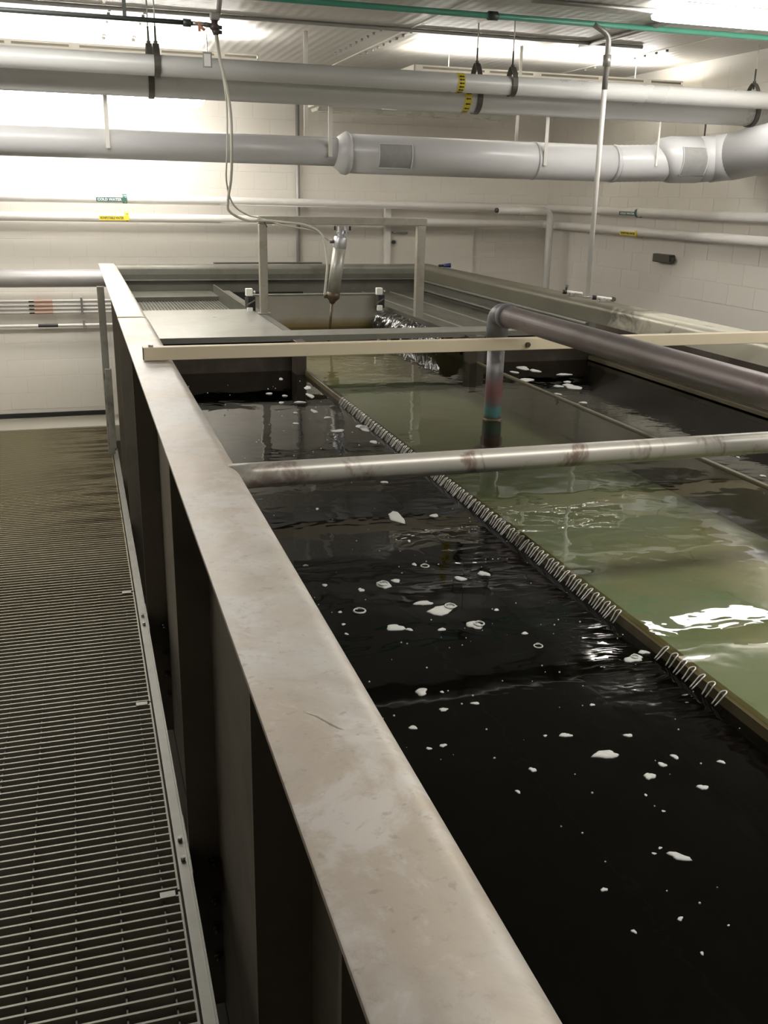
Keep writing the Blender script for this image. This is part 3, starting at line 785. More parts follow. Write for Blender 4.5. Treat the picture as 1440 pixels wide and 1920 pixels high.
tag(obj('foam_specks', fs, 'foam'), 'scattered pinprick foam specks on the black water of the left bay', 'foam', kind='stuff')

# ================================================================ THINGS ACROSS THE TANK
# beige square beam
YBm = 2.845
bmz0, bmz1 = 1.1325, 1.1705
bt = thing('beige_beam', 'beige square tube lying across the tank from rim to rim', 'beam', (0.163, YBm, 1.1325))
bb = obj('tube_body', box(0.163, 2.47, YBm, YBm + 0.032, bmz0, bmz1, 0.002), 'beam', bt)
for x in (0.185, 2.40):
    obj('top_bolt', tb([(x, YBm + 0.016, bmz1), (x, YBm + 0.016, bmz1 + 0.007)], 0.008, 6), 'chrome', bt)
obj('side_bolt', tb([(1.378, YBm, 1.150), (1.378, YBm - 0.009, 1.150)], 0.0085, 6), 'brown_metal', bt, 'rusty bolt in front of the drop pipe')
obj('end_cap', box(0.1615, 0.163, YBm + 0.001, YBm + 0.031, bmz0 + 0.001, bmz1 - 0.001), 'brown_metal', bt)

# rust-spotted cross pipe
cp = thing('cross_pipe', 'grey steel pipe with rust blotches crossing the tank in front', 'pipe', (0.25, 1.70, 1.10))
obj('pipe_body', tb([(0.232 + 0.05 * k, 1.684, 1.1075) for k in range(44)], 0.0235, 28), 'cross_pipe', cp)

# purple-brown return pipe with drop leg
XP, YP, ZP = 1.322, 2.965, 1.237
rp = thing('return_pipe', 'thick purple-brown plastic pipe that elbows down into the green trough', 'pipe', (XP, YP, 0.86))
obj('pipe_run', tb([(XP, YP - 0.055, ZP), (XP, 1.5, ZP), (XP, 0.2, ZP), (XP, -1.6, ZP)], 0.0345, 32), 'return_pipe', rp)
el = fillet([(XP, YP - 0.075, ZP), (XP, YP, ZP), (XP, YP, ZP - 0.085)], 0.045, 12)
obj('elbow', tb(el, 0.0365, 32), 'elbow', rp, 'grey glued elbow')
obj('socket_ring', tb([(XP, YP - 0.062, ZP), (XP, YP - 0.085, ZP)], 0.0395, 32), 'elbow', rp)
obj('socket_ring', tb([(XP, YP, ZP - 0.065), (XP, YP, ZP - 0.09)], 0.0350, 32), 'elbow', rp)
obj('drop_leg', tb([(XP, YP, ZP - 0.08), (XP, YP, 0.80)], 0.0290, 28), 'downpipe', rp, 'drop leg with grey, pink and teal bands')
obj('coupling', tb([(XP, YP, 0.885), (XP, YP, 0.82), (XP, YP, 0.815), (XP, YP, 0.79)], [0.033, 0.033, 0.037, 0.037], 28), 'brown_metal', rp)
obj('foot_flange', tb([(XP, YP, 0.775), (XP, YP, 0.745)], 0.058, 28), 'brown_metal', rp)

# gate frame
FY = 4.95
def fx(px): return px
fr = thing('lift_frame', 'worn stainless portal frame standing over the trough gate', 'frame', (1.33, FY, 0.985))
obj('post', box(0.878, 0.918, FY - 0.02, FY + 0.02, 1.013, 1.455, 0.003), 'frame', fr)
obj('post', box(1.715, 1.760, FY - 0.02, FY + 0.02, 0.955, 1.455, 0.003), 'frame', fr)
obj('crossbar', box(0.874, 1.764, FY - 0.022, FY + 0.022, 1.455, 1.493, 0.003), 'frame', fr)
obj('foot', box(0.865, 0.932, FY - 0.03, FY + 0.03, 1.012, 1.018, 0.001), 'deck', fr)
obj('foot', box(1.705, 1.742, FY - 0.03, FY + 0.03, 0.942, 0.958, 0.001), 'deck', fr)

# air cylinder
a0 = Vector((1.312, FY, 1.455)); a1 = Vector((1.264, FY + 0.01, 1.082)); a2 = Vector((1.245, FY + 0.02, 0.885))
d = (a1 - a0).normalized()
def on(p, q, t): return p.lerp(q, t)
ac = thing('air_cylinder', 'leaning grey air cylinder hanging from the frame crossbar', 'cylinder', a0)
bm = bmesh.new(); bx(bm, 1.29, 1.298, FY - 0.015, FY + 0.015, 1.405, 1.455); bx(bm, 1.326, 1.334, FY - 0.015, FY + 0.015, 1.405, 1.455)
bx(bm, 1.262, 1.362, FY - 0.02, FY + 0.02, 1.449, 1.455); tube(bm, [(1.282, FY, 1.418), (1.342, FY, 1.418)], 0.006, 10)
obj('clevis', bm, 'cyl_cap', ac)
bm = bmesh.new()
for x in (1.272, 1.352): tube(bm, [(x, FY, 1.455), (x, FY, 1.428)], 0.005, 8)
obj('mount_bolt', bm, 'brown_metal', ac)
obj('eye', tb([on(a0, a1, 0.06), on(a0, a1, 0.20)], 0.0155, 14), 'cyl_cap', ac)
obj('top_cap', tb([on(a0, a1, 0.155), on(a0, a1, 0.17), on(a0, a1, 0.30), on(a0, a1, 0.32)], [0.030, 0.0345, 0.0345, 0.032], 24), 'cyl_cap', ac)
obj('barrel', tb([on(a0, a1, 0.31), on(a0, a1, 0.92)], 0.0330, 28), 'cyl', ac)
obj('end_cap', tb([on(a0, a1, 0.91), on(a0, a1, 0.985), on(a0, a1, 1.03), on(a0, a1, 1.06)], [0.0345, 0.0345, 0.018, 0.013], 24), 'brown_metal', ac)
obj('rod', tb([on(a0, a1, 1.04), a2], 0.0075, 14), 'brown_metal', ac)
pt = on(a0, a1, 0.22); obj('air_fitting', tb([pt, pt + Vector((-0.055, 0, 0.0))], 0.0095, 10), 'dull_bolt', ac)
pb = on(a0, a1, 0.96); obj('air_fitting', tb([pb + Vector((-0.025, 0, 0)), pb + Vector((-0.050, 0, 0.0))], 0.011, 10), 'brown_metal', ac)

# the gate and its toggle clamps
GY = 5.40
sg = thing('sluice_gate', 'flat grey steel gate plate standing in the trough behind the cylinder', 'gate', (1.28, GY, 0.75))
obj('gate_plate', box(0.908, 1.650, GY, GY + 0.012, 0.76, 1.062, 0.002), 'gate', sg)
obj('top_edge', box(0.905, 1.655, GY - 0.006, GY + 0.02, 1.058, 1.066, 0.002), 'deck', sg)
def toggle(name_label, x, y, z):
    t = thing('toggle_clamp', name_label, 'clamp', (x, y, z), 'toggle clamps on the gate')
    obj('body', box(x - 0.012, x + 0.034, y - 0.012, y + 0.016, z, z + 0.075, 0.003), 'black_plastic', t)
    bm = bmesh.new(); bx(bm, x - 0.022, x - 0.006, y - 0.022, y - 0.012, z + 0.015, z + 0.07); tube(bm, [(x - 0.014, y - 0.022, z + 0.03), (x + 0.03, y - 0.02, z + 0.055)], 0.005, 8)
    obj('lever', bm, 'dull_bolt', t)
    obj('handle_grip', box(x - 0.016, x + 0.020, y - 0.018, y + 0.014, z + 0.075, z + 0.115, 0.004), 'white_plastic', t)
    obj('screw_head', tb([(x + 0.025, y - 0.01, z + 0.095), (x + 0.036, y - 0.01, z + 0.095)], 0.008, 8), 'chrome', t)
    obj('base_block', box(x - 0.014, x + 0.016, y - 0.035, y - 0.012, z - 0.012, z + 0.018, 0.003), 'white_plastic', t)
toggle('white-topped black toggle clamp at the left end of the gate', 0.845, 5.10, 1.012)
toggle('white-topped black toggle clamp at the right end of the gate', 1.640, 5.37, 0.985)

# crumpled shiny black sheet beside the gate
bm = bmesh.new(); rows, colsn = 130, 22; V = []
for j in range(rows):
    t = j / (rows - 1)
    cy = 5.38 - 1.16 * t; cx = 1.630 + 0.022 * t + 0.006 * math.sin(5 * t); rr = 0.064 * min(1, 0.35 + t * 5) * (1 - 0.12 * t)
    row = []
    for i in range(colsn):
        a = PI * (1.12 * i / (colsn - 1) - 0.06)
        nz = noise.noise(Vector((i * 0.45, j * 0.25, 2.0))) * 0.012 + 0.0036 * math.sin(j * 1.15 + i * 0.45) + 0.003 * noise.noise(Vector((i * 0.9, j * 0.7, 5.0)))
        row.append(bm.verts.new((cx - (rr + nz) * math.cos(a) * 1.05, cy, 0.905 + (rr * 1.25 + nz) * math.sin(a))))
    V.append(row)
for j in range(rows - 1):
    for i in range(colsn - 1): bm.faces.new((V[j][i], V[j][i + 1], V[j + 1][i + 1], V[j + 1][i])).smooth = True
tag(obj('plastic_sheet', bm, 'foil'), 'crumpled shiny black plastic sheet curled along the trough beside the gate', 'sheet')

# items on the right rim
def clamp(name_label, x, y, flip):
    t = thing('rim_clamp', name_label, 'clamp', (x, y, RZ))
    obj('jaw', box(x - 0.02, x + 0.012, y - 0.012, y + 0.012, RZ, RZ + 0.02, 0.003), 'chrome', t)
    obj('bar', tb([(x - 0.045, y, RZ + 0.024), (x + 0.055, y, RZ + 0.013)], 0.0075, 10), 'white_plastic', t)
    obj('knob', tb([(x - 0.045, y, RZ + 0.012), (x - 0.045, y, RZ + 0.032)], 0.011, 10), 'black_plastic', t)
    if flip: obj('screw', tb([(x - 0.038, y, RZ + 0.03), (x - 0.036, y, RZ + 0.058)], [0.004, 0.010], 8), 'dull_bolt', t)
    else: obj('end_ring', tb([(x + 0.058, y - 0.008, RZ + 0.012), (x + 0.058, y + 0.012, RZ + 0.012)], 0.0115, 12), 'dull_bolt', t)
clamp('small clamp with upright screw left of the white vertical pipe', 2.415, 4.50, True)
clamp('small clamp lying on the rim right of the white vertical pipe', 2.43, 4.22, False)
t = thing('blue_plug', 'small dark blue plug lying on the rim near the far right corner', 'plug', (2.45, 6.45, RZ + 0.004))
obj('plug_body', tb([(2.44, 6.45, RZ + 0.0165), (2.49, 6.44, RZ + 0.0185)], [0.010, 0.0165], 14), 'blue', t)
obj('plug_tip', tb([(2.405, 6.455, RZ + 0.0145), (2.44, 6.45, RZ + 0.0165)], 0.0085, 12), 'black_plastic', t)
t = thing('wall_box', 'small dark grey box on the right wall above the rim', 'box', (XR, 5.57, 1.21))
obj('box_body', box(XR - 0.05, XR - 0.004, 5.49, 5.68, 1.225, 1.278, 0.006), 'strap', t)
obj('box_tip', tb([(XR - 0.028, 5.49, 1.25), (XR - 0.028, 5.47, 1.25)], 0.012, 10), 'strap', t)
t = obj('steel_channel', box(0.92, 1.70, 6.98, 7.04, 1.085, 1.131, 0.002), 'strap')
tag(t, 'dark steel channel standing just behind the far rim', 'channel')

# ================================================================ OVERHEAD PIPES
LY = 4.6; AZ, AR = CZ + 0.513, 0.0425      # front pipe
PBY, BZ, BR = 4.76, CZ + 0.464, 0.066       # rear pipe
def hanger(label, x, y, zc, r, ztop, ring_top):
    t = thing('pipe_hanger', label, 'pipe hanger', (x, y, ZC - 0.0), 'clevis hangers of the big pipes')
    bm = bmesh.new(); n = 26; w = 0.013; th = 0.003
    path = []
    for k in range(n + 1):
        a = -PI * 0.5 + 2 * PI * k / n
        rr = r + 0.003
        yy = rr * math.cos(a); zz = rr * math.sin(a)
        if zz > 0: zz = zz * (ring_top - zc) / rr; yy = yy * (1 - 0.35 * (zz / (ring_top - zc)) ** 3)
        path.append((y + yy, zc + zz))
    A = []
    for (py, pz) in path:
        dy, dz = py - y, pz - zc; L = math.hypot(dy, dz)
        oy, oz = dy / L * th, dz / L * th
        A.append([bm.verts.new((x - w, py, pz)), bm.verts.new((x + w, py, pz)), bm.verts.new((x + w, py + oy, pz + oz)), bm.verts.new((x - w, py + oy, pz + oz))])
    for i in range(n):
        for k in range(4): bm.faces.new((A[i][k], A[i][(k + 1) % 4], A[i + 1][(k + 1) % 4], A[i + 1][k]))
    bmesh.ops.remove_doubles(bm, verts=bm.verts, dist=0.0002)
    obj('band', bm, 'strap', t)
    obj('rod', tb([(x, y, ring_top - 0.03), (x, y, ring_top + 0.07)], 0.0045, 8), 'dark_pipe', t)
    obj('upper_rod', tb([(x, y, ring_top + 0.07), (x, y, ztop)], 0.003, 8), 'white_pipe', t)
    obj('nut', tb([(x, y, ring_top + 0.001), (x, y, ring_top + 0.012)], 0.009, 6), 'dull_bolt', t)
    return t
pa = obj('overhead_pipe', tb([(-1.6, LY, AZ), (1.0, LY, AZ), (XR - 0.003, LY, AZ)], AR, 28), 'pvc')
tag(pa, 'front grey overhead pipe, upper of the two big parallel pipes', 'pipe')
pb_ = obj('overhead_pipe', tb([(-1.6, PBY, BZ), (1.0, PBY, BZ), (XR - 0.003, PBY, BZ)], BR, 32), 'pvc')
tag(pb_, 'rear grey overhead pipe, thicker and lower than the front one', 'pipe')
hanger('dark clevis hanger on the front big pipe, left by the hose', 0.389, LY, AZ, AR, ZC, CZ + 0.596)
hanger('dark clevis hanger on the front big pipe, right of the yellow bands', 2.054, LY, AZ, AR, ZC, CZ + 0.594)
hanger('wide clevis hanger on the rear big pipe, left by the hose', 0.372, PBY, BZ, BR, ZC, CZ + 0.616)
hanger('wide clevis hanger on the rear big pipe, beside the yellow bands', 1.935, PBY, BZ, BR, ZC, CZ + 0.622)
hanger('wide clevis hanger on the rear big pipe above the duct elbow', 3.54, PBY, BZ, BR, ZC, CZ + 0.612)

def arrow_band(label, x, y, z, r, w=0.036, n=7):
    t = thing('flow_band', label, 'label', (x, y, z), 'yellow arrow bands on the big pipes')
    obj('band', tb([(x - w / 2, y, z), (x + w / 2, y, z)], r + 0.0008, 32, cap=False), 'label_yellow', t)
    a0_ = None
    for k in range(12):
        a = math.radians(200 + k * 30 * 0.82 - 90)
        ang = -PI * 0.5 + (k - 6) * 0.36
        yy, zz = y + (r + 0.0014) * math.cos(ang + 0), z + (r + 0.0014) * math.sin(ang)
        ny, nz = math.cos(ang), math.sin(ang); ty, tz = -nz, ny
        bm = bmesh.new(); s = 0.0062
        P = [(-0.013, 0), (-0.004, s), (-0.004, s * 0.45), (0.013, s * 0.45), (0.013, -s * 0.45), (-0.004, -s * 0.45), (-0.004, -s)]
        lo = [bm.verts.new((x + u, yy + v * ty, zz + v * tz)) for u, v in P]; hi = [bm.verts.new((x + u, yy + v * ty + ny * 0.0006, zz + v * tz + nz * 0.0006)) for u, v in P]
        bm.faces.new(lo); bm.faces.new(list(reversed(hi)))
        for i in range(7): bm.faces.new((lo[i], lo[(i + 1) % 7], hi[(i + 1) % 7], hi[i]))
        obj('arrow', bm, 'text_black', t)
arrow_band('yellow band of black arrows round the front big pipe', 1.782, LY, AZ, AR)
arrow_band('yellow band of black arrows round the rear big pipe', 1.873, PBY, BZ, BR)

# ventilation duct
DY = 4.85
duct = thing('air_duct', 'long round pale duct that widens and elbows at the right wall', 'duct', (1.2, DY, CZ + 0.2))
obj('narrow_run', tb([(-1.6, DY, CZ + 0.203), (0, DY, CZ + 0.203), (1.255, DY, CZ + 0.200)], 0.0665, 32), 'duct', duct)
obj('reducer', tb([(1.245, DY, CZ + 0.2), (1.285, DY, CZ + 0.195), (1.30, DY, CZ + 0.195), (1.315, DY, CZ + 0.195)], [0.068, 0.098, 0.102, 0.094], 32), 'duct', duct)
obj('wide_run', tb([(1.30, DY, CZ + 0.194), (2.0, DY, CZ + 0.190), (2.78, DY, CZ + 0.188)], 0.092, 36), 'duct', duct)
obj('joint_ring', tb([(2.305, DY, CZ + 0.189), (2.318, DY, CZ + 0.189)], 0.0945, 36), 'duct', duct)
obj('joint_ring', tb([(2.765, DY, CZ + 0.188), (2.785, DY, CZ + 0.188)], 0.096, 36), 'duct', duct)
obj('flexible_piece', tb([(2.78 + 0.016 * k, DY, CZ + 0.188 + 0.0006 * k) for k in range(20)], [0.093 + (0.0016 if k % 2 else 0) for k in range(20)], 36), 'duct', duct)
obj('wide_sleeve', tb([(3.06, DY, CZ + 0.198), (3.09, DY, CZ + 0.212), (3.13, DY, CZ + 0.218), (3.30, DY, CZ + 0.222)], [0.098, 0.118, 0.121, 0.121], 36), 'duct', duct)
obj('elbow_gore', tb([(3.29, DY, CZ + 0.222), (3.40, DY - 0.035, CZ + 0.232)], 0.1195, 36), 'duct', duct)
obj('elbow_gore', tb([(3.375, DY - 0.01, CZ + 0.226), (3.475, DY - 0.13, CZ + 0.246)], 0.1215, 36), 'duct', duct)
obj('side_run', tb([(3.455, DY - 0.08, CZ + 0.240), (3.50, DY - 0.40, CZ + 0.285), (3.50, 3.0, CZ + 0.42)], 0.1235, 36), 'duct', duct)
def duct_patch(xa, xb, zc, r):
    bm = bmesh.new(); n = 12; V = []
    for j in range(2 * n + 1):
        a = math.radians(-158 + 56 * 1.0 * j / n)       # from underside to upper front
        V.append([bm.verts.new((xa + (xb - xa) * i / 6, DY + (r + 0.0022) * math.cos(a), zc + (r + 0.0022) * math.sin(a))) for i in range(7)])
    V = []
    for j in range(n + 1):
        a = math.radians(150 + 72 * j / n)
        V.append([bm.verts.new((xa + (xb - xa) * i / 6, DY + (r + 0.0022) * math.cos(a), zc + (r + 0.0022) * math.sin(a))) for i in range(7)])
    for v in [v for v in bm.verts if not v.link_faces and v not in [x for r_ in V for x in r_]]: bm.verts.remove(v)
    for j in range(n):
        for i in range(6): bm.faces.new((V[j][i], V[j][i + 1], V[j + 1][i + 1], V[j + 1][i])).smooth = True
    return bm
def duct_patch_frame(xa, xb, zc, r):
    bm = bmesh.new(); n = 12
    P = [(xa, DY + (r + 0.003) * math.cos(math.radians(150 + 72 * j / n)), zc + (r + 0.003) * math.sin(math.radians(150 + 72 * j / n))) for j in range(n + 1)]
    Q = [(xb, p[1], p[2]) for p in reversed(P)]
    tube(bm, P + Q + [P[0]], 0.0035, 6, cap=False); return bm
for xa, xb, zc, r in ((1.445, 1.615, CZ + 0.193, 0.092), (3.135, 3.285, CZ + 0.218, 0.1205)):
    pn = obj('access_panel', duct_patch(xa, xb, zc, r), 'duct_patch', duct, 'cloudy grey rounded access panel')
    obj('panel_frame', duct_patch_frame(xa, xb, zc, r), 'duct', pn)
def strap(label, x, y, z0, z1, w, mat='strap_light'):
    tag(obj('hanger_strap', box(x - w / 2, x + w / 2, y - 0.002, y + 0.002, z0, z1), mat), label, 'strap', 'flat straps holding the duct')
r_front = DY - 0.0685
sb = BZ - BR + 0.002
strap('pale flat strap over the duct in front of the glowing light, far left', 0.172, r_front, CZ + 0.18, sb, 0.018)
strap('pale flat strap in front of the duct, just left of where it widens', 1.205, r_front, CZ + 0.175, sb, 0.020)
strap('short pale strap behind the duct, left of where it widens', 1.215, 5.35, CZ + 0.26, ZC, 0.022)
strap('pale flat strap in front of the wide duct, left of the white pipe', 2.335, DY - 0.094, CZ + 0.165, sb, 0.018)
strap('short pale strap behind the wide duct, at the end of the unlit fixture', 2.437, 5.35, CZ + 0.24, ZC, 0.018)
strap('thin pale strap in front of the duct right of the white pipe', 2.985, DY - 0.098, CZ + 0.18, sb, 0.009)
strap('thin dark strap touching the duct left of its elbow', 3.33, DY, CZ + 0.33, sb + 0.03, 0.008, 'strap')

# pipes on the back wall (they turn the corner onto the right wall)
def wall_pipe(label, z, y, r, mat='white_pipe', x0=-1.6):
    p = fillet([(x0, y, z), (1.0, y, z), (3.59, y, z - 0.008), (3.59, 3.0, z - 0.02)], 0.05, 6)
    return tag(obj('wall_pipe', tb(p, r, 18), mat), label, 'pipe')
wall_pipe('upper white pipe on the back wall, carrying the green label', 1.542, 7.22, 0.029)
wall_pipe('lower white pipe on the back wall, carrying the yellow label', 1.418, 7.22, 0.029)
def pipe_label(label, name, xa, xb, z, mat, txt, tmat, y=7.22, r=0.029):
    t = thing('pipe_label', label, 'label', (xa, y - r, z))
    obj('strip', box(xa, xb, y - r - 0.004, y - r - 0.002, z - 0.016, z + 0.014), mat, t)
    rg = obj('arrow_ring', tb([(xb - 0.03, y, z + 0.005), (xb, y, z + 0.005)], r + 0.003, 20, cap=False), mat, t)
    for k in range(4):
        a = PI + (k - 1.6) * 0.5
        yy, zz = y + (r + 0.0035) * math.cos(a), z + 0.005 - (r + 0.0035) * math.sin(a)
        bm = bmesh.new(); ty, tz = math.sin(a), math.cos(a)
        vs = [bm.verts.new((xb - 0.026, yy, zz))] + [bm.verts.new((xb - 0.006, yy - 0.0003 + s * ty * 0.005, zz + s * tz * 0.005)) for s in (1, -1)]
        bm.faces.new(vs); obj('arrow', bm, tmat, rg)
    tx = text(txt, 0.024, tmat, t, ((xa + xb - 0.03) / 2, y - r - 0.0046, z - 0.001), (PI / 2, 0, 0), width=(xb - xa - 0.045))
    return t
pipe_label('green label with white letters COLD WATER on the upper wall pipe', 'cw', 0.156, 0.362, 1.540, 'label_green', 'COLD WATER', 'text_white')
pipe_label('yellow label with dark letters NONPOTABLE WATER on the lower wall pipe', 'np', 0.166, 0.368, 1.418, 'label_yellow', 'NONPOTABLE WATER', 'text_black')
def side_label(label, y0, y1, z, mat, tmat, txt):
    x = 3.59 - 0.029
    t = thing('pipe_label', label, 'label', (x, y0, z))
    obj('strip', box(x - 0.004, x - 0.002, y0, y1, z - 0.018, z + 0.006), mat, t)
    obj('arrow_ring', tb([(3.59, y0 - 0.005, z), (3.59, y0 + 0.02, z)], 0.032, 20, cap=False), mat, t)
    text(txt, 0.018, tmat, t, (x - 0.0046, (y0 + y1) / 2, z - 0.006), (PI / 2, 0, -PI / 2), width=(y1 - y0) * 0.85)
side_label('green label on the upper pipe of the right wall', 5.85, 6.06, 1.526, 'label_green', 'text_white', 'COLD WATER')
side_label('yellow label on the lower pipe of the right wall', 5.82, 6.03, 1.398, 'label_yellow', 'text_black', 'NONPOTABLE WATER')
lp = fillet([(3.05, 6.95, 1.513), (3.49, 6.95, 1.513), (3.49, 6.95, 0.4)], 0.06, 8)
lp_t = thing('corner_pipe', 'white pipe that turns down beside the corner of the room', 'pipe', (3.49, 6.95, 1.513))
obj('pipe_run', tb(lp, 0.026, 18), 'white_pipe', lp_t)
obj('insulation_sleeve', tb([(3.22, 6.95, 1.513), (3.44, 6.95, 1.513)], 0.030, 18), 'white_plastic', lp_t)
obj('stub', tb([(3.05, 6.95, 1.513), (3.03, 6.95, 1.513)], 0.017, 12), 'dull_bolt', lp_t)

t = obj('drain_pipe', tb([(-1.6, 7.08, 1.020), (0.0, 7.08, 1.020), (1.2, 7.08, 1.02)], 0.060, 28), plain('satin_silver_pipe', (0.42, 0.41, 0.40), 0.4, 0.3, 0.1, 6))
tag(t, 'thick satin grey pipe running low along the back wall at left', 'pipe')
SP = [(0.843, 'top'), (0.815, 'second'), (0.789, 'third'), (0.763, 'fourth')]
for z, nm in SP:
    t = thing('small_pipe', nm + ' of the four thin white pipes low on the back wall', 'pipe', (-0.34, 7.31, z), 'thin white pipes low on the wall')
    obj('pipe_body', tb([(-1.6, 7.31, z), (0.1, 7.31, z), (1.0, 7.31, z)], 0.0105, 12), 'white_pipe', t)
    obj('label_band', tb([(-0.315, 7.31, z), (-0.19, 7.31, z)], 0.0115, 12, cap=False), 'label_red', t, 'faded orange label sleeve')
    obj('arrow_patch', box(-0.35, -0.315, 7.297, 7.299, z - 0.006, z + 0.004), 'text_black', t)
t = thing('small_pipe', 'lone thin white pipe below the group of four at left', 'pipe', (-0.34, 7.31, 0.672))
obj('pipe_body', tb([(-1.6, 7.31, 0.672), (0.1, 7.31, 0.672), (1.0, 7.31, 0.672)], 0.0105, 12), 'white_pipe', t)
obj('label_band', tb([(-0.30, 7.31, 0.672), (-0.165, 7.31, 0.672)], 0.0115, 12, cap=False), 'black_plastic', t, 'dark label sleeve')
obj('clip', box(0.005, 0.018, 7.29, 7.35, 0.655, 0.695), 'conduit', t)
tag(obj('strut_clamp', box(0.0, 0.014, 7.285, 7.35, 0.75, 0.868, 0.001), 'conduit'), 'grey upright strut clamping the four thin wall pipes', 'clamp')

# green pipe and white vertical pipe
gp = obj('green_pipe', tb([(-0.6, 4.42, CZ + 0.776), (1.0, 4.42, CZ + 0.776), (3.6, 4.42, CZ + 0.776)], 0.0125, 16), 'green')
tag(gp, 'thin glossy green pipe running under the ceiling at the top', 'pipe')
gt = thing('green_pipe_fitting', 'dark coupling on the green pipe above the yellow bands', 'fitting', (1.86, 4.42, CZ + 0.776))
obj('coupling', tb([(1.84, 4.42, CZ + 0.776), (1.885, 4.42, CZ + 0.776)], 0.019, 10), 'dark_pipe', gt)
vp = thing('vertical_pipe', 'thin white vertical pipe rising from the right rim to the green pipe', 'pipe', (2.455, 4.42, RZ))
bend = fillet([(2.455, 4.42, CZ + 0.50), (2.455, 4.42, CZ + 0.735), (2.37, 4.42, CZ + 0.776)], 0.05, 6)
obj('upper_bend', tb(bend, 0.0135, 14), 'conduit', vp, 'grey bent upper end')
obj('pipe_body', tb([(2.455, 4.42, RZ), (2.455, 4.42, CZ + 0.60)], 0.0125, 16), 'white_pipe', vp)
obj('collar', tb([(2.455, 4.42, CZ + 0.60), (2.455, 4.42, CZ + 0.65)], 0.0195, 14), 'conduit', vp)
obj('base_ring', tb([(2.455, 4.42, RZ + 0.0005), (2.455, 4.42, RZ + 0.008)], 0.019, 16), 'conduit', vp)

# dark pipe, valve cluster, tag and hose (upper left)
VY = 4.35
dp = thing('dark_pipe', 'thin dark pipe under the ceiling at upper left, ending at the valve', 'pipe', (0.0000, VY, CZ + 0.6520))
obj('pipe_body', tb([(-1.6, VY, CZ + 0.6516), (0.4854, VY, CZ + 0.6498)], 0.0095, 14), 'dark_pipe', dp)
obj('end_union', tb([(0.4808, VY, CZ + 0.6498), (0.5128, VY, CZ + 0.6493)], 0.0150, 8), 'dark_pipe', dp)
obj('support_rod', box(0.2454, 0.2601, VY - 0.004, VY + 0.004, CZ + 0.6411, ZC), 'dark_pipe', dp)
vv = thing('valve_cluster', 'brown valve cluster with faded red lever at the end of the dark pipe', 'valve', (0.6044, VY, CZ + 0.6411))
obj('nipple', tb([(0.5128, VY, CZ + 0.6493), (0.5678, VY, CZ + 0.6484)], 0.0085, 12), 'chrome', vv)
bm = bmesh.new(); bx(bm, 0.5385, 0.5495, VY - 0.016, VY - 0.010, CZ + 0.6191, CZ + 0.6557, 0.001); tube(bm, [(0.5440, VY - 0.01, CZ + 0.6411), (0.5660, VY - 0.014, CZ + 0.6246)], 0.006, 8)
obj('lever', bm, 'red', vv, 'faded red lever')
obj('body', tb([(0.6081, VY, CZ + 0.6731), (0.6081, VY, CZ + 0.6520), (0.6081, VY, CZ + 0.6484), (0.6081, VY, CZ + 0.6319)], [0.013, 0.013, 0.020, 0.020], 8), 'valve', vv)
obj('connector', tb([(0.5678, VY, CZ + 0.6484), (0.6081, VY, CZ + 0.6447)], 0.0095, 10), 'valve', vv)
obj('lower_fitting', tb([(0.6117, VY, CZ + 0.6319), (0.6117, VY, CZ + 0.6117)], [0.018, 0.011], 8), 'valve', vv)
for z in (0.641, 0.623):
    obj('hex_nut', tb([(0.6191, VY, CZ + z), (0.6374, VY, CZ + z)], 0.008, 6), 'valve', vv)
obj('upper_body', box(0.5907, 0.6282, VY - 0.018, VY + 0.018, CZ + 0.6649, CZ + 0.6942, 0.005), 'conduit', vv)
obj('riser', tb([(0.6227, VY, CZ + 0.6823), (0.6411, VY, ZC)], 0.010, 12), 'conduit', vv)
tg = thing('hang_tag', 'small white tag hanging by a chain from the valve', 'tag', (0.5696, VY - 0.03, CZ + 0.5495))
for k in range(14):
    pass
bm = bmesh.new()
for k in range(15):
    z = CZ + 0.641 - k * 0.0066; tube(bm, [(0.5715, VY - 0.02, z), (0.5715, VY - 0.02, z - 0.0055)], 0.0022 if k % 2 else 0.0016, 6)
obj('chain', bm, 'dull_bolt', tg)
cd = obj('card_holder', box(0.5522, 0.5898, VY - 0.023, VY - 0.020, CZ + 0.4854, CZ + 0.5440, 0.001), 'conduit', tg)
obj('card', box(0.5577, 0.5843, VY - 0.0245, VY - 0.023, CZ + 0.4909, CZ + 0.5367), 'text_white', cd)
hose_pts = [(0.611, 4.35, CZ + 0.616), (0.615, 4.33, CZ + 0.55), (0.640, 4.34, CZ + 0.455), (0.664, 4.36, CZ + 0.33), (0.672, 4.40, CZ + 0.19), (0.680, 4.50, CZ + 0.06),
            (0.682, 4.62, CZ - 0.03), (0.705, 4.74, CZ - 0.085), (0.80, 4.84, CZ - 0.125), (0.90, 4.905, CZ - 0.128), (1.0, 4.91, CZ - 0.135), (1.12, 4.92, CZ - 0.15), (1.20, 4.93, CZ - 0.20),
            (1.226, 4.93, CZ - 0.32), (1.222, 4.93, CZ - 0.41), (1.216, 4.945, CZ - 0.497)]
tag(obj('air_hose', tb(catmull(hose_pts, 8), 0.0062, 10), 'clear_hose'), 'milky air hose hanging from the valve and looping to the cylinder foot', 'hose')
h2 = [(0.618, 4.352, CZ + 0.616), (0.632, 4.36, CZ + 0.50), (0.650, 4.37, CZ + 0.36), (0.655, 4.42, CZ + 0.18), (0.662, 4.52, CZ + 0.05), (0.71, 4.66, CZ - 0.05), (0.80, 4.80, CZ - 0.10),
      (0.885, 4.905, CZ - 0.118), (1.0, 4.91, CZ - 0.15), (1.15, 4.93, CZ - 0.175), (1.240, 4.95, CZ - 0.220)]
tag(obj('air_hose', tb(catmull(h2, 8), 0.0038, 8), 'clear_hose'), 'thinner milky air line running beside the hose to the cylinder top', 'hose')
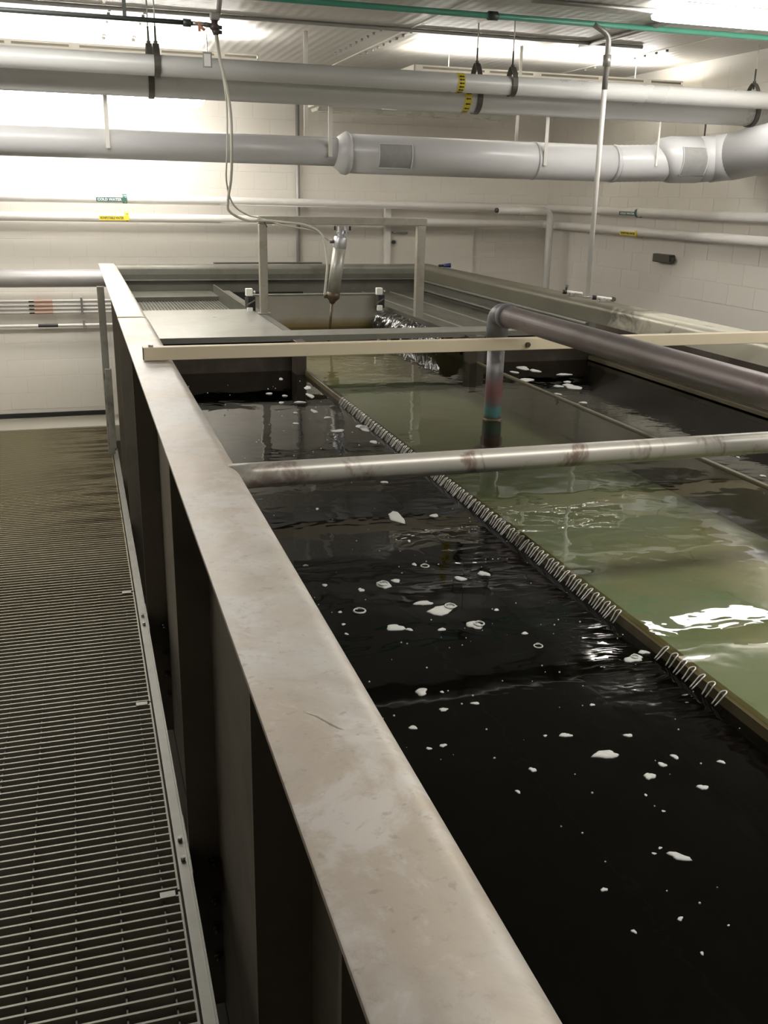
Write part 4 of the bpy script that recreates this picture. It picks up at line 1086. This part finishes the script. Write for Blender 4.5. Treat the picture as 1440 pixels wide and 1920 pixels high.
tag(obj('cable_tie', tb([(0.886, 4.912, CZ - 0.118), (0.90, 4.910, CZ - 0.135), (0.915, 4.908, CZ - 0.160)], 0.0022, 6), 'black_plastic'), 'black cable tie tail at the upper left corner of the frame', 'cable tie')

# ================================================================ LIGHT FIXTURES
def wrap_fixture(label, x0, x1, y, z0, z1, half, lit=True, rods=True):
    """surface fixture with a rounded wraparound diffuser"""
    t = thing('ceiling_light', label, 'light', ((x0 + x1) / 2, y, z1))
    bm = bmesh.new(); n = 10; st = [0.0, 0.012, 0.035, 0.075]
    xs = [x0 + s for s in st] + [x1 - s for s in reversed(st)]
    sc = [0.25, 0.62, 0.88, 1.0, 1.0, 0.88, 0.62, 0.25]
    V = []
    for x, s in zip(xs, sc):
        V.append([bm.verts.new((x, y - half * s * math.cos(PI * k / n), z1 - (z1 - z0) * s * max(0.0, math.sin(PI * k / n)) ** 0.7)) for k in range(n + 1)])
    for j in range(len(xs) - 1):
        for k in range(n): bm.faces.new((V[j][k], V[j][k + 1], V[j + 1][k + 1], V[j + 1][k])).smooth = True
    bm.faces.new(V[0]); bm.faces.new(list(reversed(V[-1])))
    obj('diffuser', bm, 'lens' if lit else 'lens_off', t)
    obj('housing', box(x0 + 0.06, x1 - 0.06, y - half * 0.7, y + half * 0.7, z1 + 0.001, z1 + 0.03, 0.003), 'cream_housing', t)
    if rods:
        for x in (x0 + 0.25, x1 - 0.25): obj('hanging_rod', tb([(x, y, z1 + 0.03), (x, y, ZC)], 0.004, 8), 'conduit', t)
    return t
wrap_fixture('glowing fluorescent light at the top right corner of the picture', 2.45, 3.60, 4.0, CZ + 0.742, CZ + 0.768, 0.13, True, False)
wrap_fixture('glowing fluorescent light behind the big pipes at upper left', -0.75, 0.885, 6.85, CZ + 0.52, CZ + 0.62, 0.12)
# evident lights outside the frame, plus one added to brighten the rear
wrap_fixture('lit ceiling light above the walkway, out of frame', -1.9, 0.2, 4.0, CZ + 0.742, CZ + 0.768, 0.13, True, False)
wrap_fixture('lit ceiling light behind the viewer on the tank side', 0.5, 2.4, 0.9, CZ + 0.742, CZ + 0.768, 0.13, True, False)
wrap_fixture('added ceiling light at the right wall, out of view, brightening the rear', 2.55, 3.60, 2.0, CZ + 0.742, CZ + 0.768, 0.13, True, False)  # added out of view to brighten the right wall and far end
# unlit fixture beneath the rear pipe
uf = thing('ceiling_light', 'unlit cream fluorescent fixture under the rear big pipe, in the middle', 'light', (2.3, 6.8, CZ + 0.6))
obj('housing', prism([(6.62, CZ + 0.553), (6.62, CZ + 0.560), (6.68, CZ + 0.61), (6.88, CZ + 0.61), (6.94, CZ + 0.560), (6.94, CZ + 0.553)], 'x', 1.56, 3.05), 'cream_housing', uf)
obj('diffuser', prism([(6.66, CZ + 0.5525), (6.70, CZ + 0.53), (6.86, CZ + 0.53), (6.90, CZ + 0.5525)], 'x', 1.60, 3.02), 'lens_off', uf)
for x in (1.85, 2.8): obj('hanging_rod', tb([(x, 6.8, CZ + 0.61), (x, 6.8, ZC)], 0.004, 8), 'conduit', uf)
obj('latch', box(2.02, 2.12, 6.612, 6.62, CZ + 0.548, CZ + 0.560), 'white_plastic', uf)

def open_fixture(label, x0, x1, pan):
    """hanging reflector whose slotted top throws light on the ceiling"""
    y0, y1 = 5.46, 5.72
    zt = CZ + 0.690
    t = thing('ceiling_light', label, 'light', ((x0 + x1) / 2, 5.59, zt))
    bm = bmesh.new()
    for ya, yb in ((y0, y0 + 0.003), (y1 - 0.003, y1)):
        bx(bm, x0, x1, ya, yb, zt - 0.075, zt - 0.020)
        bx(bm, x0, x1, ya, yb, zt - 0.008, zt)
    bx(bm, x0, x0 + 0.003, y0, y1, zt - 0.075, zt); bx(bm, x1 - 0.003, x1, y0, y1, zt - 0.075, zt)
    obj('reflector', bm, 'cream_housing', t)
    x = x0; k = 0
    while x < x1 - 0.02:
        w = 0.05 if k % 2 == 0 else 0.03
        for ya in (y0, y1 - 0.003): obj('slot_bridge', box(x, min(x + w, x1), ya, ya + 0.003, zt - 0.020, zt - 0.008), 'cream_housing', t)
        x += [0.42, 0.30][k % 2]; k += 1
    obj('slot_shade', box(x0 + 0.004, x1 - 0.004, y0 + 0.012, y0 + 0.014, zt - 0.024, zt - 0.004), 'strap', t)
    L = (x1 - x0) / 2
    for s in (0, 1):
        for yy in (5.53, 5.65):
            obj('tube', tb([(x0 + s * L + 0.07, yy, zt - 0.020), (x0 + (s + 1) * L - 0.07, yy, zt - 0.020)], 0.013, 12), 'tube', t)
    obj('bottom_pan', box(x0 + 0.01, x1 - 0.01, y0 + 0.02, y1 - 0.02, zt - 0.074, zt - 0.071), pan, t)
    for xx in (x0 + 0.25, x1 - 0.25): obj('hanging_rod', tb([(xx, 5.59, zt - 0.07), (xx, 5.59, ZC)], 0.0022, 8), 'white_pipe', t)
open_fixture('slotted cream fixture lighting the ceiling behind the pipes at left', -1.4, 0.985, 'lens')  # left pan glows as well, added to brighten the back wall
open_fixture('slotted cream fixture lighting the ceiling behind the pipes at right', 1.85, 3.555, 'cream_housing')
